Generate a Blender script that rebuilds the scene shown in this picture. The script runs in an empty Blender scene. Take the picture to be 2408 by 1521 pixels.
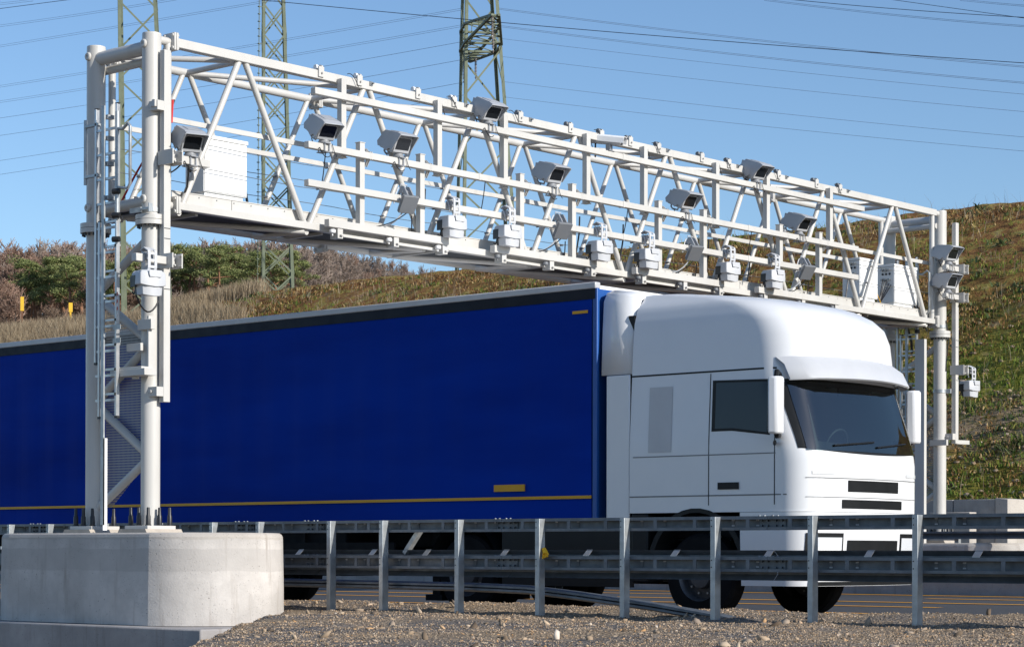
import bpy, bmesh, math, random
import numpy as np
from mathutils import Vector, Matrix, Euler
random.seed(7); RNG = np.random.default_rng(7)
sc = bpy.context.scene
COL = sc.collection
PI = math.pi
R = math.radians

# ------------------------------------------------------------------ camera
FPX, CX, CY = 5175.163, 1204.0, 760.5          # focal length etc. in units of a 2408 px wide picture
YAW, PITCH, ROLL, SHY = 0.7280, 0.0039, 0.0024, 516.7074
CAM = np.array([20.3728, -16.4699, 0.7763])
_f = np.array([-math.sin(YAW)*math.cos(PITCH), math.cos(YAW)*math.cos(PITCH), math.sin(PITCH)])
_r0 = np.array([math.cos(YAW), math.sin(YAW), 0.0]); _u0 = np.cross(_r0, _f)
_r = math.cos(ROLL)*_r0 + math.sin(ROLL)*_u0; _u = -math.sin(ROLL)*_r0 + math.cos(ROLL)*_u0
cd = bpy.data.cameras.new('camera'); cam = bpy.data.objects.new('camera', cd); COL.objects.link(cam)
cam.matrix_world = Matrix(((_r[0], _u[0], -_f[0], CAM[0]), (_r[1], _u[1], -_f[1], CAM[1]), (_r[2], _u[2], -_f[2], CAM[2]), (0, 0, 0, 1)))
cd.sensor_width = 36; cd.lens = 36*FPX/2408; cd.shift_y = SHY/2408
cd.clip_start = 0.1; cd.clip_end = 6000
sc.camera = cam

def at(x, y, depth):            # a point seen at picture position (x, y), at a given depth from the camera
    return CAM + depth*(_f + (x-CX)/FPX*_r - (y-CY-SHY)/FPX*_u)
def on(x, y, ax, val):          # ... or on the plane axis = value
    v = at(x, y, 1.0)-CAM; return CAM + v*((val-CAM[ax])/v[ax])

# ------------------------------------------------------------------ light
SUN_EL, SUN_AZ = 25.0, 6.0     # azimuth from the road direction (+X) towards +Y
w = bpy.data.worlds.new('World'); sc.world = w; w.use_nodes = True
_n = w.node_tree.nodes; _sky = _n.new('ShaderNodeTexSky'); _sky.sky_type = 'NISHITA'; _sky.sun_disc = False
_sky.sun_elevation = R(SUN_EL); _sky.sun_rotation = R(90-SUN_AZ); _sky.altitude = 100
_sky.air_density = 1.0; _sky.dust_density = 0.4; _sky.ozone_density = 4.5
w.node_tree.links.new(_sky.outputs[0], _n['Background'].inputs[0]); _n['Background'].inputs[1].default_value = 0.101
ld = bpy.data.lights.new('sun', 'SUN'); ld.energy = 3.6; ld.angle = R(0.5); ld.color = (1.0, 0.95, 0.87)
sun = bpy.data.objects.new('sun', ld); COL.objects.link(sun)
_s = Vector((math.cos(R(SUN_EL))*math.cos(R(SUN_AZ)), math.cos(R(SUN_EL))*math.sin(R(SUN_AZ)), math.sin(R(SUN_EL))))
sun.rotation_euler = _s.to_track_quat('Z', 'Y').to_euler(); sun.location = (30, 10, 40)
sc.view_settings.view_transform = 'Standard'; sc.view_settings.look = 'None'
sc.view_settings.exposure = 0.55; sc.view_settings.gamma = 1.0
sc.cycles.max_bounces = 6; sc.cycles.transparent_max_bounces = 8

# ------------------------------------------------------------------ materials
def rgb(r, g, b):               # sRGB 0-255 -> linear
    def c(v):
        v /= 255.0
        return v/12.92 if v <= 0.04045 else ((v+0.055)/1.055)**2.4
    return (c(r), c(g), c(b), 1)
class NT:
    def __init__(s, name):
        s.m = bpy.data.materials.new(name); s.m.use_nodes = True
        s.t = s.m.node_tree; s.b = s.t.nodes['Principled BSDF']; s._co = None
    def n(s, typ, **kw):
        x = s.t.nodes.new(typ)
        for k, v in kw.items(): setattr(x, k, v)
        return x
    def l(s, a, b): s.t.links.new(a, b)
    def co(s):
        if not s._co:
            s._co = s.n('ShaderNodeNewGeometry').outputs['Position']
        return s._co
    def noise(s, scale, detail=4, rough=.55, vec=None, sx=None, dist=0):
        v = vec or s.co()
        if sx:
            mp = s.n('ShaderNodeMapping'); mp.inputs['Scale'].default_value = sx; s.l(v, mp.inputs[0]); v = mp.outputs[0]
        x = s.n('ShaderNodeTexNoise'); x.inputs['Scale'].default_value = scale; x.inputs['Detail'].default_value = detail
        x.inputs['Roughness'].default_value = rough; x.inputs['Distortion'].default_value = dist; s.l(v, x.inputs['Vector'])
        return x.outputs['Fac']
    def vor(s, scale, feature='F1', out='Distance', vec=None):
        x = s.n('ShaderNodeTexVoronoi', feature=feature); x.inputs['Scale'].default_value = scale; s.l(vec or s.co(), x.inputs['Vector'])
        return x.outputs[out]
    def ramp(s, fac, stops):
        x = s.n('ShaderNodeValToRGB'); e = x.color_ramp.elements
        while len(e) > 1: e.remove(e[-1])
        for i, (p, c) in enumerate(stops):
            k = e[0] if i == 0 else e.new(p)
            k.position = p; k.color = c if len(c) == 4 else (*c, 1)
        s.l(fac, x.inputs[0]); return x.outputs[0]
    def val(s, fac, a, b, lo=0.0, hi=1.0):
        x = s.n('ShaderNodeMapRange'); s.l(fac, x.inputs[0])
        x.inputs[1].default_value = a; x.inputs[2].default_value = b; x.inputs[3].default_value = lo; x.inputs[4].default_value = hi
        return x.outputs[0]
    def mix(s, fac, a, b, mode='MIX'):
        x = s.n('ShaderNodeMix', data_type='RGBA', blend_type=mode)
        for k, v in ((0, fac), (6, a), (7, b)):
            if hasattr(v, 'is_linked') or hasattr(v, 'links'): s.l(v, x.inputs[k])
            else: x.inputs[k].default_value = v
        return x.outputs[2]
    def math(s, op, a, b=None):
        x = s.n('ShaderNodeMath', operation=op)
        for k, v in ((0, a), (1, b)):
            if v is None: continue
            if hasattr(v, 'links'): s.l(v, x.inputs[k])
            else: x.inputs[k].default_value = v
        return x.outputs[0]
    def sep(s):
        x = s.n('ShaderNodeSeparateXYZ'); s.l(s.co(), x.inputs[0]); return x.outputs
    def bump(s, h, strength=.3, dist=.02):
        x = s.n('ShaderNodeBump'); x.inputs['Strength'].default_value = strength; x.inputs['Distance'].default_value = dist
        s.l(h, x.inputs['Height']); s.l(x.outputs[0], s.b.inputs['Normal'])
    def done(s, color=None, rough=None, metal=None, spec=None):
        def put(k, v):
            if v is None: return
            if hasattr(v, 'links'): s.l(v, s.b.inputs[k])
            else: s.b.inputs[k].default_value = v
        put('Base Color', color); put('Roughness', rough); put('Metallic', metal); put('Specular IOR Level', spec)
        return s.m
M = {}
def plain(name, c, rough=.5, metal=0.0, var=.12, scale=3.0, spec=None, bump=0):
    t = NT(name); f = t.noise(scale, 5)
    d = tuple(x*(1-var) for x in c[:3])+(1,); l = tuple(min(1, x*(1+var)) for x in c[:3])+(1,)
    col = t.ramp(f, [(.3, d), (.7, l)])
    if bump: t.bump(t.noise(scale*30, 3), bump, .004)
    M[name] = t.done(col, t.val(t.noise(scale*2.3, 4), .3, .7, rough*.85, min(1, rough*1.15)), metal, spec)
    return M[name]

def gantry_paint():
    t = NT('gantry_paint'); big = t.noise(.9, 4); st = t.noise(2.2, 5, sx=(3, 3, .35))
    c = t.ramp(big, [(.3, (.51, .495, .465)), (.7, (.57, .555, .525))])
    c = t.mix(t.val(st, .52, .78, 0, .45), c, (.43, .405, .365, 1))
    t.bump(t.noise(60, 2), .06, .002)
    M['paint'] = t.done(c, t.val(big, .3, .7, .32, .46), 0)
gantry_paint()
plain('cabinet', (.80, .80, .79), .42, var=.03)
plain('housing', (.37, .385, .41), .42, var=.05)
plain('scanner', (.50, .51, .53), .45, var=.04)
plain('bracket_grey', (.33, .34, .36), .42, .35, var=.06)
plain('panel_dark', (.16, .17, .185), .5, var=.05)
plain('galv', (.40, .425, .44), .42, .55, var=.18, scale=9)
plain('shaded_zinc', (.14, .158, .18), .48, .3, var=.22, scale=7)  # dull zinc, darker than galv: the rails' shade is put into the colour
plain('alu', (.52, .53, .54), .36, .75, var=.06)
plain('black_plastic', (.018, .019, .021), .42, var=.1)
plain('cable', (.012, .012, .014), .5, var=.1)
plain('red', (.55, .03, .03), .45)
plain('white_paint', (.78, .78, .78), .4, var=.02)
plain('bolt', (.32, .33, .33), .4, .8)
plain('dark_glass', (.012, .014, .017), .06, var=.02, spec=.5)
plain('deck_grid', (.11, .12, .125), .6, .3, var=.2)
plain('grout', (.42, .37, .31), .8, var=.12, scale=8)
plain('insulator', (.20, .17, .15), .3)
plain('wire', (.16, .175, .22), .6, 0)
plain('dark_wire', (.015, .016, .03), .5)
plain('yellow_post', (.72, .43, .02), .5, var=.1)
plain('rust', (.14, .06, .03), .85, var=.3, scale=12)
plain('glove', (.72, .40, .01), .7, var=.15)
plain('tyre', (.008, .008, .009), .85, spec=.15)
plain('rim', (.09, .09, .095), .5, .5)
plain('chassis', (.008, .008, .009), .7, spec=.15)
plain('truck_white', (.72, .725, .735), .22, var=.012, spec=.5)
plain('truck_trim', (.010, .011, .012), .45, spec=.25)
plain('grey_trim', (.17, .175, .18), .45)
plain('roof_edge', (.50, .50, .51), .45, .1, var=.05)
plain('top_rail', (.004, .008, .018), .5, spec=.2)
plain('stripe_yellow', (.65, .33, .005), .45, var=.04)
plain('blue_wall', (.012, .085, .33), .4, var=.05)
plain('interior', (.03, .032, .035), .7)
plain('interior_grey', (.16, .165, .175), .8)
plain('head_lamp', (.75, .77, .8), .08, .2, var=.05)
plain('orange_reflector', (.75, .22, .02), .3)
def windscreen():
    t = NT('windscreen'); tr = t.n('ShaderNodeBsdfTransparent'); tr.inputs[0].default_value = (.52, .66, .66, 1); gl = t.n('ShaderNodeBsdfGlossy'); gl.inputs['Roughness'].default_value = .02
    fr = t.n('ShaderNodeFresnel'); fr.inputs[0].default_value = 2.2; mx = t.n('ShaderNodeMixShader')
    t.l(fr.outputs[0], mx.inputs[0]); t.l(tr.outputs[0], mx.inputs[1]); t.l(gl.outputs[0], mx.inputs[2]); t.l(mx.outputs[0], t.t.nodes['Material Output'].inputs[0]); M['windscreen'] = t.m
windscreen()
def curtain():
    t = NT('curtain'); f = t.noise(1.1, 4, sx=(.25, 1, 1.4)); g = t.noise(.8, 3, sx=(2.6, 1, .12))
    c = t.ramp(f, [(.3, (.0002, .022, .23)), (.7, (.0003, .035, .33))])
    t.bump(g, .5, .03); M['curtain'] = t.done(c, .6, 0, .05)
curtain()
def lattice():
    t = NT('lattice'); f = t.noise(1.7, 5)
    M['lattice'] = t.done(t.ramp(f, [(.3, (.125, .15, .095)), (.7, (.185, .21, .14))]), .6, 0)
lattice()
def mesh_panel():
    t = NT('mesh_panel'); p = t.sep()
    a = t.math('PINGPONG', p[2], .016); b = t.math('PINGPONG', p[0], .012)
    hole = t.math('MULTIPLY', t.math('GREATER_THAN', a, .0075), t.math('GREATER_THAN', b, .004))
    tr = t.n('ShaderNodeBsdfTransparent'); mx = t.n('ShaderNodeMixShader')
    t.l(hole, mx.inputs[0]); t.l(t.b.outputs[0], mx.inputs[1]); t.l(tr.outputs[0], mx.inputs[2])
    t.l(mx.outputs[0], t.t.nodes['Material Output'].inputs[0])
    M['mesh'] = t.done((.34, .34, .34, 1), .5, .3)
mesh_panel()
def grate():
    t = NT('grate'); p = t.sep()
    a = t.math('PINGPONG', p[1], .02); hole = t.math('GREATER_THAN', a, .006)
    tr = t.n('ShaderNodeBsdfTransparent'); mx = t.n('ShaderNodeMixShader')
    t.l(t.math('MULTIPLY', hole, .0), mx.inputs[0]); t.l(t.b.outputs[0], mx.inputs[1]); t.l(tr.outputs[0], mx.inputs[2])
    t.l(mx.outputs[0], t.t.nodes['Material Output'].inputs[0])
    M['grate'] = t.done((.045, .05, .055, 1), .75, .0)
grate()
def concrete(name, base, band=True, streak=.7):
    t = NT(name); p = t.sep()
    n1 = t.noise(1.3, 6, .6); n2 = t.noise(9, 6, .65); st = t.noise(5.5, 5, .6, sx=(1.6, 1.6, .16))
    lo = tuple(x*.72 for x in base)+(1,); hi = tuple(min(1, x*1.12) for x in base)+(1,)
    c = t.ramp(n1, [(.32, lo), (.68, hi)])
    c = t.mix(t.val(n2, .45, .75, 0, .35), c, tuple(x*.70 for x in base)+(1,))
    c = t.mix(t.val(st, .56, .74, 0, streak), c, tuple(x*k for x, k in zip(base, (.56, .52, .48)))+(1,))
    if band:      # pour layers: wavy level lines with a lighter lift between
        wob = t.math('ADD', p[2], t.math('MULTIPLY', t.noise(1.1, 3), .09))
        lift = t.math('MULTIPLY', t.val(wob, .60, .612), t.val(wob, .86, .85))
        c = t.mix(t.math('MULTIPLY', lift, .5), c, tuple(x*.74 for x in base)+(1,))
        topb = t.val(wob, .955, .965)
        c = t.mix(t.math('MULTIPLY', topb, .45), c, tuple(x*k for x, k in zip(base, (.72, .68, .62)))+(1,))
    v = t.vor(17); pits = t.math('MULTIPLY', t.val(v, .15, .09), t.val(t.noise(3.1, 2), .52, .60))
    v2 = t.vor(41); pits2 = t.math('MULTIPLY', t.val(v2, .20, .12), t.val(t.noise(4.7, 2), .5, .58))
    pt = t.math('MAXIMUM', pits, pits2)
    c = t.mix(t.math('MULTIPLY', pt, .75), c, tuple(x*.28 for x in base)+(1,))
    h = t.math('SUBTRACT', t.noise(38, 5), t.math('MULTIPLY', pt, 1.6)); t.bump(h, .35, .008)
    M[name] = t.done(c, .82, 0, .3)
concrete('concrete', (.56, .525, .49)); concrete('old_concrete', (.38, .36, .35), False, .85); concrete('far_concrete', (.36, .35, .34), False, .6)
def asphalt():
    t = NT('asphalt'); n = t.noise(60, 4); b = t.noise(.35, 4, sx=(.05, 1, 1))
    c = t.ramp(n, [(.3, (.035, .036, .039)), (.7, (.075, .075, .078))]); c = t.mix(t.val(b, .4, .7, 0, .5), c, (.085, .085, .088, 1))
    t.bump(n, .3, .004); M['asphalt'] = t.done(c, .72, 0, .4)
asphalt()
plain('line_orange', (.80, .36, .02), .55, var=.1, scale=6)
def gravel():
    t = NT('gravel'); big = t.noise(.45, 4); f = t.noise(28, 5, .65); v = t.vor(34, out='Color')
    c1 = t.ramp(f, [(.3, (.11, .082, .057)), (.55, (.30, .228, .155)), (.75, (.46, .36, .25))])
    g1 = t.ramp(f, [(.3, (.065, .058, .053)), (.7, (.22, .20, .185))])
    c = t.mix(t.val(big, .42, .60), c1, g1)
    t.bump(t.math('ADD', t.vor(34), f), .9, .02); M['gravel'] = t.done(c, .9, 0, .2)
gravel()
def island(name, stops, rough=.85, bump=0, spec=.25, trans=0):
    t = NT(name); g = t.n('ShaderNodeNewGeometry')
    c = t.ramp(g.outputs['Random Per Island'], stops)
    M[name] = t.done(c, rough, 0, spec)
    if trans:
        tb = t.n('ShaderNodeBsdfTranslucent'); t.l(c, tb.inputs[0]); mx = t.n('ShaderNodeMixShader'); mx.inputs[0].default_value = trans
        t.l(t.b.outputs[0], mx.inputs[1]); t.l(tb.outputs[0], mx.inputs[2]); t.l(mx.outputs[0], t.t.nodes['Material Output'].inputs[0])
island('stones', [(0, (.095, .068, .047)), (.25, (.28, .207, .14)), (.5, (.44, .33, .225)), (.7, (.26, .21, .17)), (.85, (.54, .42, .295)), (.95, (.48, .27, .115)), (1, (.66, .58, .49))])
island('dry_grass', [(0, (.18, .13, .08)), (.5, (.34, .26, .165)), (1, (.48, .39, .27))], trans=.25)
island('dry_stalk', [(0, (.17, .125, .08)), (.6, (.38, .30, .20)), (1, (.50, .42, .31))], trans=.15)
island('moss_leaf', [(0, (0.03, 0.06, 0.0096)), (.35, (0.09, 0.15, 0.0192)), (.65, (0.156, 0.192, 0.03)), (.85, (0.228, 0.21, 0.048)), (1, (0.264, 0.198, 0.072))], trans=.2)
island('brown_leaf', [(0, (0.0975, 0.0429, 0.0182)), (.4, (0.2145, 0.1066, 0.0416)), (.7, (0.312, 0.195, 0.0715)), (1, (0.442, 0.3315, 0.1625))], trans=.15)
island('thistle', [(0, (.055, .085, .03)), (.6, (.11, .145, .055)), (1, (.19, .21, .10))], trans=.15)
island('pine_needles', [(0, (0.078, 0.104, 0.0325)), (.5, (0.1885, 0.221, 0.078)), (.85, (0.273, 0.2925, 0.1105)), (1, (0.351, 0.3445, 0.169))], trans=.2)
island('twigs_grey', [(0, (.22, .165, .13)), (.5, (.35, .275, .225)), (1, (.48, .395, .34))])  # twig tones lightened so the colour stands in for distance haze
island('twigs_red', [(0, (.21, .13, .095)), (.5, (.34, .22, .16)), (1, (.46, .33, .26))])  # lightened for distance haze in the same way
island('bush_brown', [(0, (.13, .09, .065)), (.5, (.25, .175, .125)), (1, (.37, .28, .21))])
plain('bark_grey', (.12, .095, .08), .9, var=.3, scale=4)
plain('bark_pine', (.25, .125, .07), .9, var=.3, scale=4)
def bank():
    t = NT('bank'); p = t.sep(); n1 = t.noise(.55, 6, .62); n2 = t.noise(2.6, 6, .65); n3 = t.noise(14, 5, .7)
    brown = t.ramp(n2, [(.30, (0.078, 0.0351, 0.0156)), (.48, (0.2275, 0.117, 0.0442)), (.60, (0.247, 0.2015, 0.0546)), (.74, (0.416, 0.3055, 0.143))])
    green = t.ramp(n2, [(.28, (0.065, 0.091, 0.013)), (.5, (0.182, 0.1885, 0.026)), (.72, (0.299, 0.2665, 0.078))])
    z = t.math('ADD', p[2], t.math('MULTIPLY', n1, 3.0))
    c = t.mix(t.math('MULTIPLY', t.val(z, 9.5, 6.5), t.val(n1, .36, .58, .35, 1)), brown, green)
    tan = t.ramp(n3, [(.3, (0.168, 0.114, 0.066)), (.7, (0.36, 0.282, 0.186))])
    soil = t.math('MULTIPLY', t.val(z, 3.9, 4.4), t.val(z, 6.0, 5.2))
    c = t.mix(t.math('MULTIPLY', soil, t.val(n2, .38, .52)), c, tan)
    c = t.mix(t.val(t.noise(1.7, 5), .60, .72, 0, .8), c, tan)
    c = t.mix(t.val(n3, .38, .30, 0, .6), c, (.025, .018, .010, 1))
    st = t.math('MULTIPLY', t.val(t.vor(5.5), .16, .11), t.val(z, 6.5, 3.5))
    c = t.mix(st, c, (.38, .35, .31, 1))
    t.bump(t.math('ADD', n2, t.math('MULTIPLY', n3, .6)), .8, .12); M['bank'] = t.done(c, .95, 0, .1)
bank()
plain('forest_floor', (.10, .07, .045), .95, var=.4, scale=.3)

# ------------------------------------------------------------------ mesh helpers
class MB:
    def __init__(s): s.v = []; s.f = []; s.sm = []
    def add(s, vs, fs, smooth=False):
        o = len(s.v); s.v += [tuple(map(float, p)) for p in vs]
        for f in fs: s.f.append(tuple(i+o for i in f)); s.sm.append(smooth)
        return s
    def box(s, a, b):
        x0, y0, z0 = a; x1, y1, z1 = b
        return s.add([(x0, y0, z0), (x1, y0, z0), (x1, y1, z0), (x0, y1, z0), (x0, y0, z1), (x1, y0, z1), (x1, y1, z1), (x0, y1, z1)],
                     [(0, 3, 2, 1), (4, 5, 6, 7), (0, 1, 5, 4), (1, 2, 6, 5), (2, 3, 7, 6), (3, 0, 4, 7)])
    def cbox(s, c, d, rot=None):
        m = rot or Matrix.Identity(3); c = Vector(c); vs = []
        for z in (-.5, .5):
            for x, y in ((-.5, -.5), (.5, -.5), (.5, .5), (-.5, .5)): vs.append(c+m@Vector((x*d[0], y*d[1], z*d[2])))
        return s.add(vs, [(0, 3, 2, 1), (4, 5, 6, 7), (0, 1, 5, 4), (1, 2, 6, 5), (2, 3, 7, 6), (3, 0, 4, 7)])
    def bar(s, p, q, w, h, up=(0, 0, 1)):
        p, q = Vector(p), Vector(q); d = (q-p).normalized(); a = d.cross(Vector(up))
        if a.length < 1e-4: a = d.cross(Vector((0, 1, 0)))
        a.normalize(); b = a.cross(d)
        vs = [e+a*sx*w/2+b*sy*h/2 for e in (p, q) for sx, sy in ((-1, -1), (1, -1), (1, 1), (-1, 1))]
        return s.add(vs, [(0, 1, 2, 3), (7, 6, 5, 4), (0, 4, 5, 1), (1, 5, 6, 2), (2, 6, 7, 3), (3, 7, 4, 0)])
    def tube(s, pts, r, n=8, r2=None, cap=True):
        pts = [Vector(p) for p in pts]; k = len(pts); vs = []; prev = None
        for i, p in enumerate(pts):
            d = (pts[min(i+1, k-1)]-pts[max(i-1, 0)]).normalized()
            if prev is None:
                a = d.cross(Vector((0, 0, 1)));  a = a if a.length > 1e-3 else d.cross(Vector((0, 1, 0)))
            else: a = prev-d*prev.dot(d)
            a.normalize(); b = d.cross(a); prev = a
            rr = r if r2 is None else r+(r2-r)*i/(k-1)
            vs += [p+(a*math.cos(2*PI*j/n)+b*math.sin(2*PI*j/n))*rr for j in range(n)]
        fs = [(i*n+j, i*n+(j+1) % n, (i+1)*n+(j+1) % n, (i+1)*n+j) for i in range(k-1) for j in range(n)]
        o = len(s.v); s.add(vs, fs, True)
        if cap:
            s.f += [tuple(o+j for j in reversed(range(n))), tuple(o+(k-1)*n+j for j in range(n))]; s.sm += [False, False]
        return s
    def cyl(s, p, q, r, n=20): return s.tube([p, q], r, n)
    def prism(s, poly, a, b, fn):            # extrude a 2D polygon from a to b; fn(u, v, t) -> xyz
        n = len(poly); vs = [fn(u, v, a) for u, v in poly]+[fn(u, v, b) for u, v in poly]
        return s.add(vs, [tuple(reversed(range(n))), tuple(range(n, 2*n))]+[(i, (i+1) % n, n+(i+1) % n, n+i) for i in range(n)])
    def lathe(s, prof, c, axis, n=24):        # prof: (radius, along)
        ax = Vector(axis).normalized(); a = ax.cross(Vector((0, 0, 1))); a = a if a.length > 1e-3 else ax.cross(Vector((0, 1, 0))); a.normalize(); b = ax.cross(a)
        vs = [Vector(c)+ax*h+(a*math.cos(2*PI*j/n)+b*math.sin(2*PI*j/n))*r for r, h in prof for j in range(n)]
        k = len(prof)
        return s.add(vs, [(i*n+j, i*n+(j+1) % n, (i+1)*n+(j+1) % n, (i+1)*n+j) for i in range(k-1) for j in range(n)], True)
    def xf(s, m):
        s.v = [tuple(m@Vector(p)) for p in s.v]; return s
    def build(s, name, mat, parent=None, bevel=0, angle=38):
        me = bpy.data.meshes.new(name); o = Vector(ORG.get(parent.name, (0, 0, 0))) if parent else Vector((0, 0, 0))
        me.from_pydata([tuple(Vector(p)-o) for p in s.v], [], s.f)
        bm = bmesh.new(); bm.from_mesh(me); bmesh.ops.recalc_face_normals(bm, faces=bm.faces); bm.to_mesh(me); bm.free()
        if any(s.sm):
            me.polygons.foreach_set('use_smooth', [True]*len(me.polygons)); me.set_sharp_from_angle(angle=R(angle))
        me.materials.append(M[mat]); ob = bpy.data.objects.new(name, me); COL.objects.link(ob)
        if parent: ob.parent = parent; ORG[ob.name] = tuple(o)
        if bevel:
            b = ob.modifiers.new('bevel', 'BEVEL'); b.width = bevel; b.segments = 2; b.limit_method = 'ANGLE'
            if not any(s.sm): me.polygons.foreach_set('use_smooth', [True]*len(me.polygons)); me.set_sharp_from_angle(angle=R(30))
        return ob
ORG = {}
def tag(o, label, cat, group=None, kind=None):
    if label: o['label'] = label
    if cat: o['category'] = cat
    if group: o['group'] = group
    if kind: o['kind'] = kind
    return o
def thing(name, loc, label, cat, group=None):
    o = bpy.data.objects.new(name, None); o.empty_display_size = .2; COL.objects.link(o); o.location = loc; ORG[o.name] = tuple(loc)
    return tag(o, label, cat, group)
def copy_tree(root, loc=None, rotz=None, label=None, group=None):
    def cp(o, par):
        c = o.copy(); COL.objects.link(c)
        if par: c.parent = par
        for ch in list(o.children): cp(ch, c)
        return c
    c = cp(root, None)
    if loc is not None: c.location = loc
    if rotz is not None: c.rotation_euler.z = rotz
    if label: c['label'] = label
    if group: c['group'] = group
    return c
def raw(name, verts, faces, mat, smooth=False):     # numpy quads/tris -> one object
    me = bpy.data.meshes.new(name); verts = np.asarray(verts, np.float32); faces = np.asarray(faces, np.int32); k = faces.shape[1]
    me.vertices.add(len(verts)); me.vertices.foreach_set('co', verts.ravel())
    me.loops.add(faces.size); me.loops.foreach_set('vertex_index', faces.ravel())
    me.polygons.add(len(faces)); me.polygons.foreach_set('loop_start', np.arange(0, faces.size, k, dtype=np.int32))
    try: me.polygons.foreach_set('loop_total', np.full(len(faces), k, np.int32))
    except Exception: pass
    if smooth: me.polygons.foreach_set('use_smooth', np.ones(len(faces), bool))
    me.update(calc_edges=True); me.validate()
    me.materials.append(M[mat]); o = bpy.data.objects.new(name, me); COL.objects.link(o); return o
def vnoise(x, y, seed=0):                           # smooth value noise
    def h(i, j): 
        n = np.sin(i*127.1+j*311.7+seed*74.7)*43758.5453; return n-np.floor(n)
    i, j = np.floor(x), np.floor(y); u, v = x-i, y-j; u = u*u*(3-2*u); v = v*v*(3-2*v)
    return (h(i, j)*(1-u)+h(i+1, j)*u)*(1-v)+(h(i, j+1)*(1-u)+h(i+1, j+1)*u)*v
def fbm(x, y, o=4, seed=0):
    s = 0; a = .5
    for k in range(o): s = s+a*(vnoise(x*2**k, y*2**k, seed+k)-.5); a *= .5
    return s
def sheet(name, xs, ys, zf, mat, kind='structure'):
    X, Y = np.meshgrid(xs, ys); Z = zf(X, Y); nx, ny = len(xs), len(ys)
    v = np.stack([X, Y, Z], -1).reshape(-1, 3); i = np.arange(nx*ny).reshape(ny, nx)
    f = np.stack([i[:-1, :-1], i[:-1, 1:], i[1:, 1:], i[1:, :-1]], -1).reshape(-1, 4)
    o = raw(name, v, f, mat, True); o['kind'] = kind; return o

# ------------------------------------------------------------------ ground, road, bank, hillside
def sstep(x, a, b):
    t = np.clip((x-a)/(b-a), 0, 1); return t*t*(3-2*t)
def gz(x, y):                                       # gravel verge beside the guardrail
    lat = (x-CAM[0])*_r[0]+(y-CAM[1])*_r[1]+2.60
    z = .085+.075*sstep(y, 1.2, 2.2)-.17*sstep(y, 2.6, 3.4)+.10*fbm(x*1.3, y*1.3, 4, 3)+.045*fbm(x*6, y*6, 3, 9)
    z = z-.10*sstep(-y, 1.0, 6.0)
    pit = np.clip(lat*.9, -.75, 0)*(1-sstep(y, .75, 1.3))
    return z+pit
def rz(x, y): return .004*np.clip(y-4, 0, 16)
far = np.concatenate([-np.geomspace(1500, 20, 14), ]); 
xs = np.concatenate([np.linspace(-400, -12, 30), np.linspace(-11, 16, 340), np.linspace(17, 200, 20)])
ys = np.concatenate([np.linspace(-80, -9, 20), np.linspace(-8.5, 3.3, 150)])
sheet('gravel_verge', xs, ys, gz, 'gravel')
sheet('road', np.linspace(-500, 300, 60), np.linspace(2.9, 20.4, 40), rz, 'asphalt')
SL = .62
def bz(x, y):
    t = np.clip((y-20.5), 0, None); z = .5+SL*t
    cr = 10.15; k = .6
    z = -np.log(np.exp(-z/k)+np.exp(-(cr+.10*(y-35))/k))*k
    z = z-.75*(1-sstep(x, -48, -37))*sstep(y, 26, 34)
    amp = sstep(y, 20.5, 23)
    return z+amp*(.42*fbm(x*.28, y*.28, 5, 1)+.16*fbm(x*1.6, y*1.6, 3, 5))
xs = np.concatenate([np.linspace(-500, -95, 30), np.linspace(-93, -45, 110), np.linspace(-44.8, 16, 330), np.linspace(17, 300, 40)])
ys = np.linspace(20.3, 38.5, 130)
sheet('embankment', xs, ys, bz, 'bank')
def hz(x, y):
    t = np.clip(y-38, 0, 400); z = 9.55+.157*t+1.2*fbm(x*.03, y*.03, 3, 4)*sstep(y, 42, 80)
    return z-.30*(1-sstep(y, 38, 42))
sheet('hillside', np.concatenate([np.linspace(-1500, -260, 20), np.linspace(-250, 120, 80), np.linspace(140, 900, 20)]),
      np.concatenate([np.linspace(37.8, 230, 80), np.linspace(240, 1500, 20)]), hz, 'forest_floor')
o = sheet('ground', np.linspace(-2000, 1500, 8), np.linspace(-1500, 30, 8), lambda x, y: 0*x-1.4, 'gravel')
# lane markings (thin sheets above the asphalt)
def lane(x0, x1, y, wd, nm='lane_marking'):
    b = MB(); z = float(rz(np.float64(0), np.float64(y)))+.006
    b.add([(x0, y-wd/2, z), (x1, y-wd/2, z), (x1, y+wd/2, z), (x0, y+wd/2, z)], [(0, 1, 2, 3)])
    o = b.build(nm, 'line_orange'); o['kind'] = 'structure'
for x0, x1, y, wd in ((-200, 60, 7.15, .22), (-200, 4.65, 10.0, .26), (-200, 60, 12.1, .28), (-200, 60, 16.3, .3), (-7, -2.6, 14.4, .24), (1.8, 6.5, 14.4, .24)):
    lane(x0, x1, y, wd)

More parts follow.
